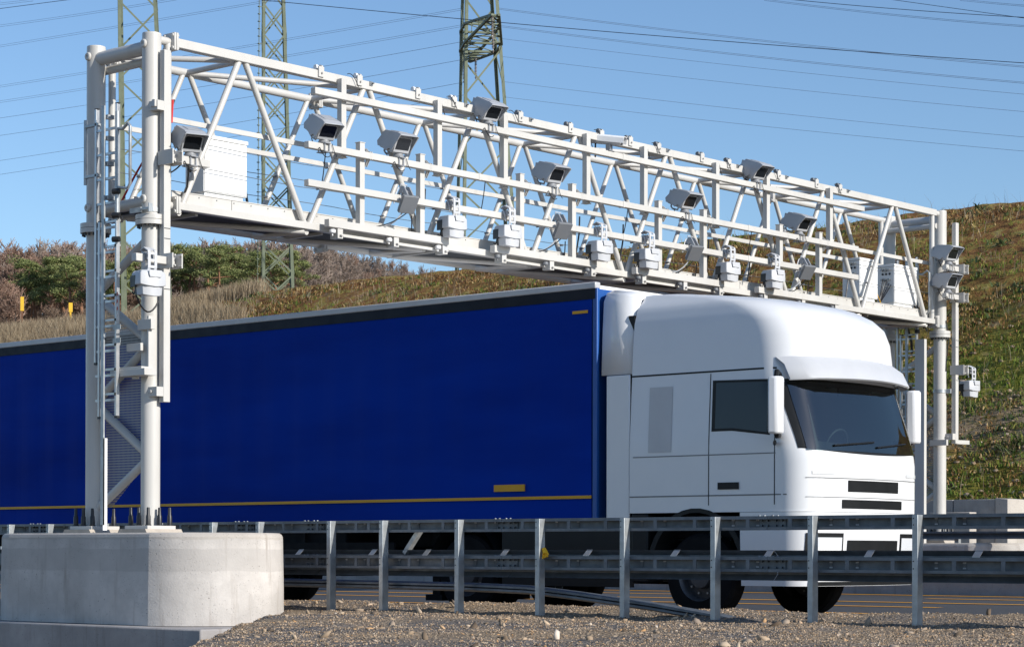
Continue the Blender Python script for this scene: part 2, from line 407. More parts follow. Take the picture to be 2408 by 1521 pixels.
# ------------------------------------------------------------------ concrete foundations
def stadium(xa, xb, rr, n=28):
    q = R(78.5)                    # round ends meet the flat sides in a slight crease
    p = [(xb+rr*math.cos(a), rr*math.sin(a)) for a in np.linspace(-q, q, n)]
    return p+[(xa+rr*math.cos(a), rr*math.sin(a)) for a in np.linspace(PI-q, PI+q, n)]
def foundation(yc, zb, zt, label, foot=True):
    t = thing('concrete_foundation', (-.25, yc, zb), label, 'foundation', 'foundations of the gantry legs')
    b = MB(); rings = []
    for z, k in ((zb, 1.0), (zb+.5, .996), (zt-.05, .985), (zt-.018, .972), (zt, .945)):
        rings.append([(x, y+yc, z) for x, y in stadium(-1.33, .92, .945*k)])
    n = len(rings[0]); vs = sum(rings, [])
    b.add(vs, [(i*n+j, i*n+(j+1) % n, (i+1)*n+(j+1) % n, (i+1)*n+j) for i in range(len(rings)-1) for j in range(n)], True)
    o0 = (len(rings)-1)*n; b.f.append(tuple(o0+j for j in range(n))); b.sm.append(False)
    b.build('pedestal', 'concrete', t, angle=9)
    if foot:
        MB().box((-3.2, yc-1.15, zb-1.2), (2.27, yc+1.0, zb-.005)).build('footing', 'old_concrete', t, bevel=.02)
    for x in (0, -1.05):                                # grout pads under the base plates
        m = MB().prism([(.30, .98-1.02+zt-.0), (.24, zt+.05), (-.24, zt+.05), (-.30, zt-.04)], yc-.27, yc+.27, lambda u, v, q, x=x: (x+u, q, v)); m.build('grout_pad', 'grout', t)
    return t
foundation(0, -.05, .985, 'large rounded concrete foundation under the nearer gantry legs, half in shade')
foundation(17.82, -.1, .95, 'pale concrete foundation under the farther gantry legs, half hidden by the steel rails', False)

# ------------------------------------------------------------------ the toll gantry
L, W = 17.82, -1.05
G = thing('overhead_gantry', (-.5, 0, 1.0), 'cream white tubular steel gantry spanning the motorway above the lorry', 'gantry')
def tb(p, q, r, nm='tube', n=12): return MB().tube([p, q], r, n).build(nm, 'paint', G)
ZB = 1.0
for (x, y) in ((0, 0), (W, 0), (0, L), (W, L)):
    top = 6.86
    b = MB(); b.cyl((x, y, ZB+.05), (x, y, top-.02), .113, 32); b.lathe([(.113, 0), (.110, .015), (.0, .02)], (x, y, top-.02), (0, 0, 1), 32)
    c = b.build('column', 'paint', G)
    m = MB(); m.lathe([(.113, 0), (.185, 0), (.185, .055), (.113, .055)], (x, y, 4.60), (0, 0, 1), 32); m.lathe([(.113, 0), (.185, 0), (.185, .055), (.113, .055)], (x, y, 4.66), (0, 0, 1), 32)
    m.build('flange', 'paint', c)
    for k in range(16):
        m = MB(); a = 2*PI*k/16; m.cyl((x+.152*math.cos(a), y+.152*math.sin(a), 4.565), (x+.152*math.cos(a), y+.152*math.sin(a), 4.602), .015, 6); m.build('flange_bolt', 'black_plastic', c)
    m = MB(); m.box((x-.21, y-.21, ZB+.032), (x+.21, y+.21, ZB+.075)); m.build('base_plate', 'paint', c, bevel=.004)
    for dx, dy in ((-.16, -.16), (0, -.17), (.16, -.16), (.17, 0), (.16, .16), (-.16, .16), (-.17, 0)):
        m = MB(); m.lathe([(.038, 0), (.038, .012), (.030, .014), (.028, .11), (.020, .13), (.0185, .20), (.016, .212), (0, .214)], (x+dx, y+dy, ZB+.075), (0, 0, 1), 12)
        m.build('bolt_cap', 'black_plastic', c)
    for z in (6.72, 4.90):                               # welded boss on the outer side
        m = MB(); m.lathe([(.05, 0), (.05, .02), (.04, .03), (.018, .03), (.018, .02), (0, .02)], (x, y-.112 if y < 5 else y+.112, z), (0, -1 if y < 5 else 1, 0), 20); m.build('boss', 'paint', c)
# bracing between the two legs of each portal, with a perforated sheet behind
ZN = [(W, 1.25), (0, 1.88), (W, 2.55), (0, 3.22), (W, 3.86), (0, 4.48)]
for y in (0, L):
    for (xa, za), (xb, zb) in zip(ZN[:-1], ZN[1:]): tb((xa, y, za), (xb, y, zb), .052, 'portal_brace', 16)
    m = MB(); yy = y+.075
    m.prism([(-.94, 1.30), (-.94, 3.80), (-.9, 3.80), (-.11, 3.28), (-.11, 1.86), (-.82, 1.30)], yy, yy+.002, lambda u, v, q: (u, q, v))
    m.build('mesh_panel', 'mesh', G)
    for z, rr in ((6.70, .082), (6.58, .05)): tb((0, y+(0 if rr > .06 else (.12 if y < 5 else -.12)), z), (W, y+(0 if rr > .06 else (.12 if y < 5 else -.12)), z), rr, 'cross_tube', 16)
    tb((0, y, 4.88), (W, y, 4.88), .07, 'cross_tube', 16)
TN = [1.40+2.125*k for k in range(8)]; BN = [.36+2.125*k for k in range(9)]; BN[0] = .42
ZT, ZC = 6.80, 4.87
# chords
MB().bar((0, .27, ZT), (0, 17.62, ZT), .11, .11).build('top_chord', 'paint', G, bevel=.008)
MB().bar((0, .36, ZC), (0, 17.62, ZC), .11, .09).build('bottom_chord', 'paint', G, bevel=.008)
tb((W, .1, ZT-.03), (W, L-.1, ZT-.03), .052, 'top_chord', 16)
tb((W, .1, ZC), (W, L-.1, ZC), .055, 'bottom_chord', 16)
for x, z in ((0, ZT), (0, ZC), (W, ZT-.03), (W, ZC)):   # stubs and bolted end joints at the legs
    for y0, y1 in ((.1, .3), (L-.3, L-.1)): tb((x, y0, z), (x, y1, z), .05, 'chord_stub')
def joint(x, y, z, s=.105):
    m = MB()
    for dy in (-.018, .018): m.cbox((x, y+dy, z), (s*2, .03, s*2))
    for a in (-.075, .075):
        for c in (-.075, .075): m.cyl((x+a, y-.05, z+c), (x+a, y+.05, z+c), .022, 8)
    m.build('bolted_joint', 'paint', G, bevel=.006)
for a in ((0, .29, ZT), (0, .33, ZC), (W, .26, ZT-.03), (W, .30, ZC), (W, 3.62, ZT-.03), (W, 3.72, ZC), (W, 14.05, ZT-.03), (W, 14.1, ZC), (0, 17.6, ZC)): joint(*a)
for y in (.24, L-.28):
    for x in (0, W): tb((x, y, ZC), (x, y, ZT), .045, 'end_post', 16)
# lacing of both faces, plan bracing top and bottom
for x, r_ in ((0, .040), (W, .036)):
    zt = ZT-.03
    for k, y in enumerate(TN):
        tb((x, y-.045, zt), (x, BN[k]+.04, ZC+.02), r_, 'diagonal')
        tb((x, y+.045, zt), (x, BN[k+1]-.04, ZC+.02), r_, 'diagonal')
for k, y in enumerate(TN):
    tb((0, y, ZT-.03), (W, y, ZT-.03), .036, 'strut')
    if k < 7: tb((W, y, ZT-.03), (0, TN[k+1], ZT-.03), .036, 'plan_brace')
tb((W, .2, ZT-.03), (0, TN[0], ZT-.03), .036, 'plan_brace')
for k, y in enumerate(BN):
    tb((0, y, ZC-.075), (W, y, ZC-.02), .036, 'strut')
    if k < 8: tb((W, y+.05, ZC-.03), (0, BN[k+1]-.05, ZC-.075), .036, 'plan_brace')
# walkway: grating, toe plates, handrails, safety ropes
MB().box((-.76, .36, 4.838), (-.07, 17.6, 4.872)).build('walkway', 'grate', G)
for k in range(9): MB().box((-1.0, BN[k]+.3, 4.80), (-.06, BN[k]+.34, 4.837)).build('walkway_bearer', 'paint', G)
for x in (-.065, -.77):
    m = MB(); y = .36
    for y1 in (1.30, 6.62, 11.85, 16.1, 17.6): m.box((x-.004, y, 4.90), (x+.004, y1-.008, 5.06)); y = y1
    m.box((x-.012, .36, 5.055), (x+.012, 17.6, 5.066)); m.build('toe_plate', 'paint', G)
for k in range(62): MB().cyl((-.0607, .5+k*.277, 5.025), (-.053, .5+k*.277, 5.025), .008, 6).build('rivet', 'bolt', G)
for x in (-.10, W+.11):
    MB().bar((x, .3, 5.915), (x, 17.6, 5.915), .022, .06).build('handrail', 'paint', G)
for z in (5.66, 5.37):
    for x in (-.04, W+.06):
        pts = [(x, .25+i*.72, z+.012*math.sin(i*1.7)) for i in range(25)]
        MB().tube(pts, .0045, 5).build('safety_rope', 'bolt', G)
    for k in range(8):
        for yy in (TN[k]-.045-(TN[k]-BN[k])*(ZT-z)/(ZT-ZC), TN[k]+.045+(BN[k+1]-TN[k])*(ZT-z)/(ZT-ZC)):
            MB().cyl((W, yy, z), (W+.07, yy, z), .014, 6).build('rope_clip', 'bolt', G); MB().cyl((0, yy, z), (-.06, yy, z), .014, 6).build('rope_clip', 'bolt', G)
# sensor frame in front: hangers, posts and three long rails
RX, HX = .19, .105
for y in (2.99, 4.76, 6.08, 7.86, 9.19, 10.98, 12.33, 14.13):
    m = MB(); m.bar((HX, y, 5.79), (HX, y, 6.79), .085, .085, (1, 0, 0)); m.box((HX-.055, y-.055, 5.782), (HX+.055, y+.055, 5.792)); m.build('hanger', 'paint', G, bevel=.004)
for y in (3.32, 4.43, 6.42, 7.54, 9.54, 10.66, 12.69, 13.82):
    m = MB(); m.bar((HX, y, 4.90), (HX, y, 6.02), .085, .085, (1, 0, 0)); m.box((HX-.05, y-.05, 6.018), (HX+.05, y+.05, 6.03)); m.build('frame_post', 'paint', G, bevel=.004)
    m = MB()
    for d in (.055, .085): m.prism([(.13, 5.96), (.19, 5.905), (.235, 5.905), (.235, 5.80), (.19, 5.80), (.14, 5.72), (.125, 5.72), (.145, 5.80), (.145, 5.905), (.12, 5.96)], y+d, y+d+.008, lambda u, v, q: (u, q, v))
    m.build('rail_clamp', 'paint', G)
for z, segs in ((6.54, ((2.41, 8.55), (8.57, 15.0))), (5.85, ((2.30, 5.45), (5.47, 8.56), (8.58, 11.68), (11.70, 14.82))), (5.375, ((2.30, 5.45), (5.47, 8.56), (8.58, 11.68), (11.70, 14.82)))):
    for y0, y1 in segs: MB().bar((RX, y0, z), (RX, y1, z), .085, .085).build('sensor_rail', 'paint', G, bevel=.006)
    m = MB()
    for y0, y1 in segs[1:]: m.box((RX-.047, y0-.03, z-.047), (RX+.047, y0-.004, z+.047))
    m.build('rail_sleeve', 'paint', G)
for y0, y1 in ((2.67, 4.87), (5.78, 7.97), (8.88, 11.06), (11.98, 14.27)):
    MB().bar((RX-.02, y0, 4.915), (RX-.02, y1, 4.915), .09, .10).build('lower_rail', 'paint', G, bevel=.006)
    MB().bar((.09, y0+.2, 4.80), (.09, y1, 4.80), .05, .035).build('guide_track', 'paint', G)
    for i, y in enumerate((y0+.21, (y0+y1)/2+.12, y1-.06)):
        m = MB(); m.box((.06, y-.045, 4.74), (.20, y+.045, 4.864)); m.box((.20, y-.012, 4.77), (.235, y+.03, 4.785)); m.build('track_bracket', 'paint', G)
        m = MB(); m.lathe([(0, 0), (.038, 0), (.042, .012), (.042, .034), (.036, .045), (0, .045)], (.17, y-.11, 4.80), (0, 0, 1), 16); m.cyl((.17, y-.11, 4.765), (.17, y-.11, 4.80), .010, 6)
        m.build('guide_roller', 'white_paint' if y < 5 else 'panel_dark', G)
# rollers and clips along the top chord
for k in range(4):
    for dy, kind in ((-.34, 0), (.34, 1), (.55, 2), (1.42, 0), (2.12, 1), (2.35, 2)):
        y = 2.99+3.13*k+dy; col = 'white_paint' if k == 0 else 'grey_trim'
        if kind < 2:
            m = MB(); m.lathe([(0, 0), (.032, 0), (.036, .01), (.036, .03), (.032, .04), (0, .04)], (-.01+.02*kind, y-.02, ZT+.10), (0, 1, 0), 16); m.build('roller', col, G)
            m = MB(); m.prism([(-.03, ZT+.056), (.06, ZT+.056), (.06, ZT+.12), (.02, ZT+.135), (-.03, ZT+.09)], y+.03, y+.055, lambda u, v, q: (u, q, v))
            m.box((.056, y-.03, ZT-.03), (.075, y+.06, ZT+.10)); m.cyl((.07, y+.02, ZT+.02), (.10, y+.02, ZT+.02), .012, 8); m.build('roller_bracket', 'paint', G)
        else:
            m = MB(); m.box((.056, y-.01, ZT+.0), (.066, y+.045, ZT+.055)); m.cyl((.06, y+.03, ZT+.03), (.10, y+.03, ZT+.03), .011, 8); m.build('rail_clip', 'bolt', G)
# instrument tubes beside the legs, their brackets and arms
def side_tube(x, y, z0, z1, s):
    m = MB(); m.bar((x, y, z0), (x, y, z1), .10, .085, (1, 0, 0)); t = m.build('instrument_tube', 'paint', G, bevel=.006)
    for z in (z0+.12, z1-.66) if s > 0 else (z0+.1, z0+1.5):
        m = MB(); m.box((x-.23, y-.15 if s > 0 else y-.16, z-.055), (x+.04, y-.05, z+.055)); m.cyl((x-.06, y-.17, z), (x-.06, y-.14, z), .02, 8); m.build('tube_bracket', 'paint', t)
    for z in (3.84, 4.43, 4.55): MB().box((x-.0525, y-.0445, z), (x+.0525, y+.0445, z+.006)).build('tube_joint', 'grey_trim', t)
side_tube(.18, .06, 2.52, 6.64, 1); side_tube(.22, 17.97, 2.72, 6.64, 1)
def arm(x, y0, y1, z):
    m = MB(); m.bar((x, y0, z), (x, y1, z), .09, .09); a = m.build('camera_arm', 'paint', G, bevel=.006)
    yc = .06 if y0 < 5 else 17.97; m = MB()
    for d in (-.07, .07): m.box((x-.05, yc+d-.009, z-.085), (x+.14, yc+d+.009, z+.085))
    m.box((x-.14, yc-.07, z-.08), (x-.055, yc+.07, z+.08))
    for d in (-.05, .05):
        for e in (-.06, .06): m.cyl((x+.1, yc+d, z+e), (x+.16, yc+d, z+e), .011, 6)
    m.build('arm_clamp', 'paint', a)
arm(.27, .02, .64, 5.37); arm(.27, -.47, .10, 4.16)
arm(.30, 17.46, 18.02, 5.80); arm(.30, 17.46, 18.02, 5.30); arm(.30, 17.93, 18.34, 4.02)
# lower bracket with flat shelf beside the ladder
m = MB(); m.bar((.13, -.10, 2.86), (.13, -.10, 3.52), .10, .03, (1, 0, 0)); m.box((-.05, -.16, 3.36), (.20, -.10, 3.48)); m.build('shelf_post', 'paint', G, bevel=.004)
m = MB(); m.box((-.42, -.27, 2.82), (.22, -.09, 2.90)); m.box((-.40, -.26, 2.90), (.15, -.10, 2.925)); m.box((-.1, -.2, 2.79), (-.02, -.15, 2.82)); m.build('bracket_shelf', 'paint', G, bevel=.004)
m = MB(); m.bar((-.2, -.18, 3.16), (.06, -.18, 3.16), .04, .09); m.build('ladder_stay', 'paint', G, bevel=.004)
m = MB(); m.bar((.22, 17.97, 2.75), (.30, 18.3, 2.75), .05, .07); m.box((-.1, 17.64, 2.68), (.24, 17.7, 2.78)); m.build('bracket_shelf', 'paint', G)
m = MB(); m.bar((.18, -.12, 6.0), (.18, .0, 6.0), .05, .08); m.build('tube_bracket', 'paint', G)
m = MB(); m.lathe([(.114, 0), (.124, 0), (.124, .05), (.114, .05)], (0, 0, 4.75), (0, 0, 1), 24); m.box((-.20, -.16, 4.74), (.0, -.135, 4.80)); m.box((-.02, -.17, 4.76), (.17, -.14, 4.785)); m.box((.16, -.175, 4.73), (.172, -.12, 4.83)); m.build('cable_clamp', 'galv', G)
m = MB(); m.lathe([(.114, 0), (.124, 0), (.124, .05), (.114, .05)], (0, L, 4.77), (0, 0, 1), 24); m.lathe([(.114, 0), (.124, 0), (.124, .06), (.114, .06)], (0, L, 3.62), (0, 0, 1), 24); m.box((.09, L+.02, 3.61), (.2, L+.06, 3.69)); m.build('cable_clamp', 'galv', G)
# platform end at the ladder
m = MB(); m.box((-.95, -.02, 4.90), (-.10, .34, 4.93)); m.box((-.10, .02, 4.93), (-.094, .34, 5.12)); m.box((-.95, .25, 4.84), (-.1, .31, 4.90)); m.build('landing', 'deck_grid', G)
# loose cables looped at the rails
def sag(p, q, d, n=9): return [Vector(p).lerp(Vector(q), i/(n-1))-Vector((0, 0, d*4*(i/(n-1))*(1-i/(n-1)))) for i in range(n)]
def cable(pts, r=.008, mat='cable', nm='cable', par=None):
    return MB().tube(pts, r, 6).build(nm, mat, par or G)
for k, y in enumerate((4.01, 7.11, 10.19, 13.2)):
    cable(sag((.28, y-.02, 5.18), (.02, y-.45+.1*k, 4.98), .05)); cable(sag((.26, y+.1, 5.16), (-.05, y+.42, 5.05), .16))
for y in (2.62, 5.6, 8.7, 11.8): cable(sag((.2, y, 5.82), (.03, y+.02*5, 5.45), .04), .007)
for y in (3.1, 4.95, 6.2, 8.05, 9.4, 11.2, 12.5, 14.3): cable(sag((.08, y-.1, 6.80), (.10, y+.12, 6.62), .14), .006); cable(sag((.07, y+.02, 6.88), (.09, y+.2, 6.74), -.06), .005)
for y in (4.6, 7.8, 8.8, 10.9, 12.0): cable([(.03, y, 5.6), (.045, y-.03, 5.35), (.03, y-.08, 5.05)], .012)
cable([(.26, .34, 5.33), (.24, .36, 5.22), (.1, .46, 5.1), (-.1, .55, 4.98)], .012); cable(sag((.1, .1, 5.2), (.2, .3, 5.35), .03), .01)
cable(sag((-.1, .10, 5.55), (-.62, .05, 4.95), -.03), .013, 'red'); cable(sag((.02, .30, 6.12), (0, .30, 5.85), .0), .016, 'red')
for i in range(5): cable(sag((-.30, 1.59, 5.66-.05*i), (-.3-.03*i, 1.80+.02*i, 4.97), -.10-.02*i), .008)
for i in range(5): cable(sag((-.32+.04*i, 16.45, 5.55-.03*i), (-.25-.03*i, 16.15+.02*i, 4.97), .02), .010)
for i in range(4): cable(sag((-.4+.06*i, 17.24, 5.45), (-.25+.06*i, 17.5, 4.85-.05*i), .05), .013)
cable(sag((-.3, 15.34, 5.5), (-.3, 15.2, 4.97), .0), .012); cable(sag((-.2, 16.02, 5.3), (-.15, 16.2, 4.97), 0), .008, 'stripe_yellow')
cable([(.12, L, 4.9), (.16, L+.04, 4.6), (.13, L+.02, 4.3), (.12, L, 4.0)], .009)
cable([(-.5, 17.5, 4.86), (-.45, 17.6, 4.55), (-.5, 17.7, 4.35)], .022)
cable(sag((.27, -.44, 3.73), (.26, -.1, 3.68), .16), .010); cable(sag((.12, .115, 4.72), (-.1, .115, 4.72), 0), .006)

# ------------------------------------------------------------------ ladders
def ladder(y, label, dz=0, full=True):
    s = -1 if y < 5 else 1
    t = thing('ladder', (-.45, y, 2.3), label, 'ladder', 'ladders on the gantry legs')
    for x, z0, z1 in ((-.64, 3.0, 6.0), (-.57, 2.36, 4.66), (-.25, 2.36, 6.02)):
        m = MB(); m.bar((x, y, z0), (x, y, z1), .05, .032, (1, 0, 0)); st = m.build('stile', 'alu', t, bevel=.003)
        m = MB(); m.box((x-.027, y-.018, z1-.002), (x+.027, y+.018, z1+.012)); m.box((x-.027, y-.018, z0-.025), (x+.027, y+.018, z0+.002)); m.build('end_cap', 'black_plastic', st)
    k = 0; z = 2.55
    while z < 5.98:
        m = MB(); m.bar((-.64, y, z), (-.25, y, z), .028, .028); m.build('rung', 'alu', t)
        if z < 4.6: m = MB(); m.bar((-.57, y+.035, z+.075), (-.25, y+.035, z+.075), .026, .026); m.build('rung', 'alu', t)
        z += .29
    for z in np.arange(2.6, 4.5, .29):
        m = MB(); m.box((-.262, y-.0335*1-.0 if s < 0 else y+.016, z), (-.24, y-.0155 if s < 0 else y+.0335, z+.03)); m.build('stile_slot', 'black_plastic', t)
    m = MB(); m.bar((-.40, y-.09*1, 1.08), (-.40, y-.09, 6.0), .022, .05, (1, 0, 0)); m.build('fall_arrest_rail', 'galv', t)
    m = MB(); m.box((-.385, y-.10, 1.02), (-.375, y-.04, 2.1)); m.build('cover_strip', 'white_paint', t)
    m = MB(); m.tube([(-.86, y, 5.90), (-.86, y, 5.13)], .022, 10); m.build('grab_bar', 'galv', t)
    for z in (5.82, 5.22): MB().bar((-.86, y, z), (-.60, y, z), .05, .03).build('ladder_clamp', 'galv', t)
    for z in (3.24, 3.40): MB().box((-.30, y-.025, z-.03), (-.16, y-.018, z+.03)).build('ladder_clamp', 'galv', t)
    for z in (5.3, 5.6, 5.85, 4.9): MB().box((-.42, y-.07, z), (-.34, y+.03, z+.045)).build('rail_clamp', 'galv', t)
    m = MB(); m.tube([(-.22, y-.03, 5.92), (-.22, y-.03, 4.66)], .026, 12); m.build('pivot_pole', 'galv', t)
    m = MB(); m.tube([(-.22, y-.03, 5.72), (-.12, y-.03, 5.70), (-.02, y-.03, 5.76), (.02, y-.03, 5.72), (.02, y-.03, 5.05), (-.02, y-.03, 5.0), (-.22, y-.03, 5.03)], .019, 10); m.build('gate_handle', 'galv', t)
    for z in (4.98, 4.70, 4.42): MB().cyl((-.25, y-.07, z), (-.17, y-.03, z), .034, 14).build('rubber_stop', 'black_plastic', t)
    if full:
        for z0, dx in ((4.02, 0), (3.55, .02)):
            m = MB(); m.box((-.264+dx, y-.0175, z0), (-.236+dx, y-.0168, z0+.26)); st = m.build('warning_sticker', 'white_paint', t)
            m = MB()
            for i in range(3): m.add([(-.264+dx, y-.0185, z0+.085*i+.03), (-.236+dx, y-.0185, z0+.085*i+.05), (-.236+dx, y-.0185, z0+.085*i+.09), (-.264+dx, y-.0185, z0+.085*i+.07)], [(0, 1, 2, 3)])
            m.build('red_stripes', 'red', st)
        for z0 in (3.92, 3.62):
            m = MB(); m.box((-.262, y-.0175, z0-.02), (-.238, y-.017, z0+.02)); st = m.build('no_entry_sticker', 'white_paint', t)
            m = MB(); m.cyl((-.25, y-.0176, z0), (-.25, y-.019, z0), .011, 14); st2 = m.build('red_disc', 'red', st)
            m = MB(); m.box((-.258, y-.0197, z0-.002), (-.242, y-.0191, z0+.002)); m.build('white_bar', 'white_paint', st)
    return t
ladder(-.30, 'grey aluminium ladder with red and white stickers clamped beside the nearer gantry legs')
t = ladder(17.45, 'grey ladder behind the tall flat white channel at the farther gantry legs', 0, False)
MB().prism([(-.22, 17.34), (-.03, 17.34), (-.03, 17.42), (-.05, 17.42), (-.05, 17.36), (-.20, 17.36), (-.20, 17.42), (-.22, 17.42)], .95, 4.55, lambda u, v, q: (u, v, q)).build('ladder_guard', 'paint', t)

# ------------------------------------------------------------------ cabinets on the walkway
def cabinet(y0, y1, z1, label, conn):
    x1 = -.12; x0 = x1-.34; zb = 5.13
    t = thing('control_cabinet', (x1-.17, (y0+y1)/2, 4.95), label, 'cabinet', 'control cabinets on the walkway')
    MB().box((x0, y0, zb), (x1, y1, z1-.05)).build('case', 'cabinet', t, bevel=.004)
    MB().box((x0-.012, y0-.012, z1-.045), (x1+.014, y1+.012, z1)).build('lid', 'cabinet', t, bevel=.004)
    MB().box((x1+.001, y0+.012, zb+.012), (x1+.012, y1-.012, z1-.062)).build('door', 'cabinet', t, bevel=.002)
    m = MB(); m.box((x0, y0-.02, 5.00), (x1+.02, y1+.03, 5.06)); m.box((x0+.03, y0+.04, 5.06), (x1-.03, y1-.04, zb)); m.build('plinth', 'cabinet', t, bevel=.003)
    m = MB(); m.cyl((x0+.17, y0-.001, z1-.1), (x0+.17, y0-.02, z1-.1), .03, 14); m.build('vent_cap', 'bolt', t)
    if conn:
        for i, z in enumerate((5.70, 5.63, 5.53)):
            for k in range(3):
                m = MB(); m.cyl((x0+.11+.07*k, y0, z), (x0+.11+.07*k, y0-.05 if i != 1 else y0-.012, z), .02, 10); m.build('connector', 'bolt' if i != 1 else 'black_plastic', t)
    else:
        for k in range(2): m = MB(); m.cyl((x0+.1+.08*k, y0, 5.4), (x0+.1+.08*k, y0-.03, 5.4), .02, 10); m.build('connector', 'black_plastic', t)
cabinet(.90, 1.59, 5.82, 'white control cabinet alone at the near end of the gantry walkway, behind a camera', False)
cabinet(15.39, 15.95, 5.80, 'white control cabinet at the far end, left of the other one by the legs', True)
cabinet(16.49, 17.22, 5.80, 'white control cabinet right beside the far gantry legs, cables looping from its side', True)

# ------------------------------------------------------------------ traffic cameras
CAMG = 'hooded traffic cameras on the gantry'
def camera_unit(tilt, yaw):
    """hooded camera at the origin (the point where it is clamped to its rail), looking along +X"""
    t = thing('traffic_camera', (0, 0, 0), 'x', 'camera', CAMG)
    mt = Matrix.Translation((-.04, 0, .13)) @ Euler((0, R(tilt), R(yaw))).to_matrix().to_4x4()
    hw = .135
    # hood shell: side cheeks, roof and back as one folded shell with thickness
    prof = [(-.20, .03), (-.225, .085), (-.17, .14), (-.115, .225), (.16, .225), (.235, .208), (.24, .198), (.165, .10), (.105, .01), (.04, .03), (-.02, -.01), (-.10, .03)]
    m = MB()
    for s in (-1, 1):
        a, b = (hw-.012)*s, hw*s
        m.prism(prof, a, b, lambda u, v, q: (u, q*(1.0 if v < .2 else .86), v))
    hp = prof[:6]
    for (u0, v0), (u1, v1) in zip(hp[1:5], hp[2:6]):
        k0 = .86 if v0 >= .2 else 1.0; k1 = .86 if v1 >= .2 else 1.0; d = .010
        m.add([(u0, -hw*k0, v0), (u0, hw*k0, v0), (u1, hw*k1, v1), (u1, -hw*k1, v1), (u0, -hw*k0, v0-d), (u0, hw*k0, v0-d), (u1, hw*k1, v1-d), (u1, -hw*k1, v1-d)],
              [(0, 1, 2, 3), (7, 6, 5, 4), (0, 4, 5, 1), (1, 5, 6, 2), (2, 6, 7, 3), (3, 7, 4, 0)])
    m.box((-.08, -.06, .2255), (.10, .06, .231))
    m.xf(mt).build('hood', 'housing', t, bevel=.004)
    m = MB(); m.prism([(-.19, .02), (-.19, .20), (.15, .205), (.085, -.02)], -.112, .112, lambda u, v, q: (u, q, v)); m.xf(mt).build('body', 'housing', t, bevel=.006)
    # front bezel and dark window on the raked front
    d = Vector((.065, 0, .225)).normalized(); nrm = Vector((.225, 0, -.065)).normalized(); c = Vector((.1175, 0, .0925))
    def P(y, s, o): return tuple(c+d*s+nrm*o+Vector((0, y, 0)))
    m = MB(); q = [(-.108, -.098), (.108, -.098), (.112, .085), (-.112, .085)]
    m.add([P(y, s, 0) for y, s in q]+[P(y, s, .014) for y, s in q], [(0, 1, 2, 3), (7, 6, 5, 4), (0, 4, 5, 1), (1, 5, 6, 2), (2, 6, 7, 3), (3, 7, 4, 0)]); m.xf(mt).build('bezel', 'scanner', t, bevel=.003)
    m = MB(); q = [(-.092, -.062), (.092, -.062), (.09, .068), (.07, .078), (-.07, .078), (-.09, .068)]
    m.add([P(y, s, .0145) for y, s in q]+[P(y, s, .018) for y, s in q], [tuple(range(6)), tuple(range(11, 5, -1))]+[(i, (i+1) % 6, 6+(i+1) % 6, 6+i) for i in range(6)]); m.xf(mt).build('window', 'dark_glass', t)
    m = MB()
    for s in (-.05, .05): pass
    m.tube([(-.17, -.05, .03), (-.17, -.05, -.02), (-.13, -.05, -.045), (-.03, -.05, -.045), (-.02, -.05, .0)], .011, 8); m.xf(mt).build('cable_guard', 'housing', t)
    m = MB(); m.lathe([(0, 0), (.062, 0), (.066, .02), (.050, .05), (.03, .055)], (-.0, 0, .045), (0, 0, 1), 18); m.box((-.035, -.04, .07), (.035, .04, .16)); m.cyl((0, -.055, .12), (0, .055, .12), .026, 12); m.build('mount', 'bracket_grey', t)
    m = MB(); m.box((-.075, -.045, .041), (.075, .045, .05)); m.box((-.075, -.045, -.055), (.075, .045, -.047))
    for s in (-.035, .035): m.box((-.058, s-.006, -.055), (-.05, s+.006, .05)); m.box((.05, s-.006, -.055), (.058, s+.006, .05))
    m.build('clamp', 'bracket_grey', t)
    m = MB(); m.tube(sag((-.15, -.05, .12), (.06, -.12, -.02), .06), .006, 6); m.tube(sag((.06, -.12, -.02), (.05, .05, -.09), .05), .005, 6); m.tube(sag((.05, .08, .05), (.06, .15, -.08), .03), .004, 5); m.build('cable', 'cable', t)
    return t
cams = [((.27, .36, 5.37), 'hooded camera on the arm of the tall near leg, before the lone cabinet', 20, -20),
        ((RX, 2.60, 5.85), 'hooded camera at the near end of the middle rail, looking down to the right', 24, -15),
        ((RX, 3.93, 5.85), 'hooded camera on the middle rail above the nearest tilted antenna panel', 15, -11),
        ((RX, 5.66, 6.54), 'topmost hooded camera on the upper rail in front of the rightmost pylon', 22, -10),
        ((RX, 6.99, 5.85), 'hooded camera on the middle rail, halfway along, clear sky behind it', 15, -9),
        ((RX, 10.08, 5.85), 'hooded camera on the middle rail below and right of the white bullet camera', 15, -9),
        ((RX, 11.92, 6.54), 'hooded camera on the upper rail towards its far end, against plain sky', 19, -8),
        ((RX, 13.12, 5.85), 'hooded camera at the far end of the middle rail, mossy bank behind it', 16, -8),
        ((.30, 17.60, 5.80), 'upper one of the two stacked hooded cameras beside the far leg', 8, -12),
        ((.30, 17.58, 5.30), 'lower one of the two stacked hooded cameras beside the far leg', 3, -10)]
protos = {}
for loc, lab, tilt, yaw in cams:
    t = camera_unit(tilt, yaw); t.location = loc; t.scale = (1.12, 1.12, 1.12); tag(t, lab, 'camera', CAMG)
t = thing('bullet_camera', (RX, 8.27, 6.54), 'slim white bullet camera with a sunshade on the upper rail', 'camera')
mt = Matrix.Translation((RX-.03, 8.27, 6.74)) @ Euler((0, R(9), R(20))).to_matrix().to_4x4()
m = MB(); m.tube([(-.24, 0, 0), (.22, 0, 0)], .058, 8); m.xf(mt).build('barrel', 'scanner', t, bevel=.006)
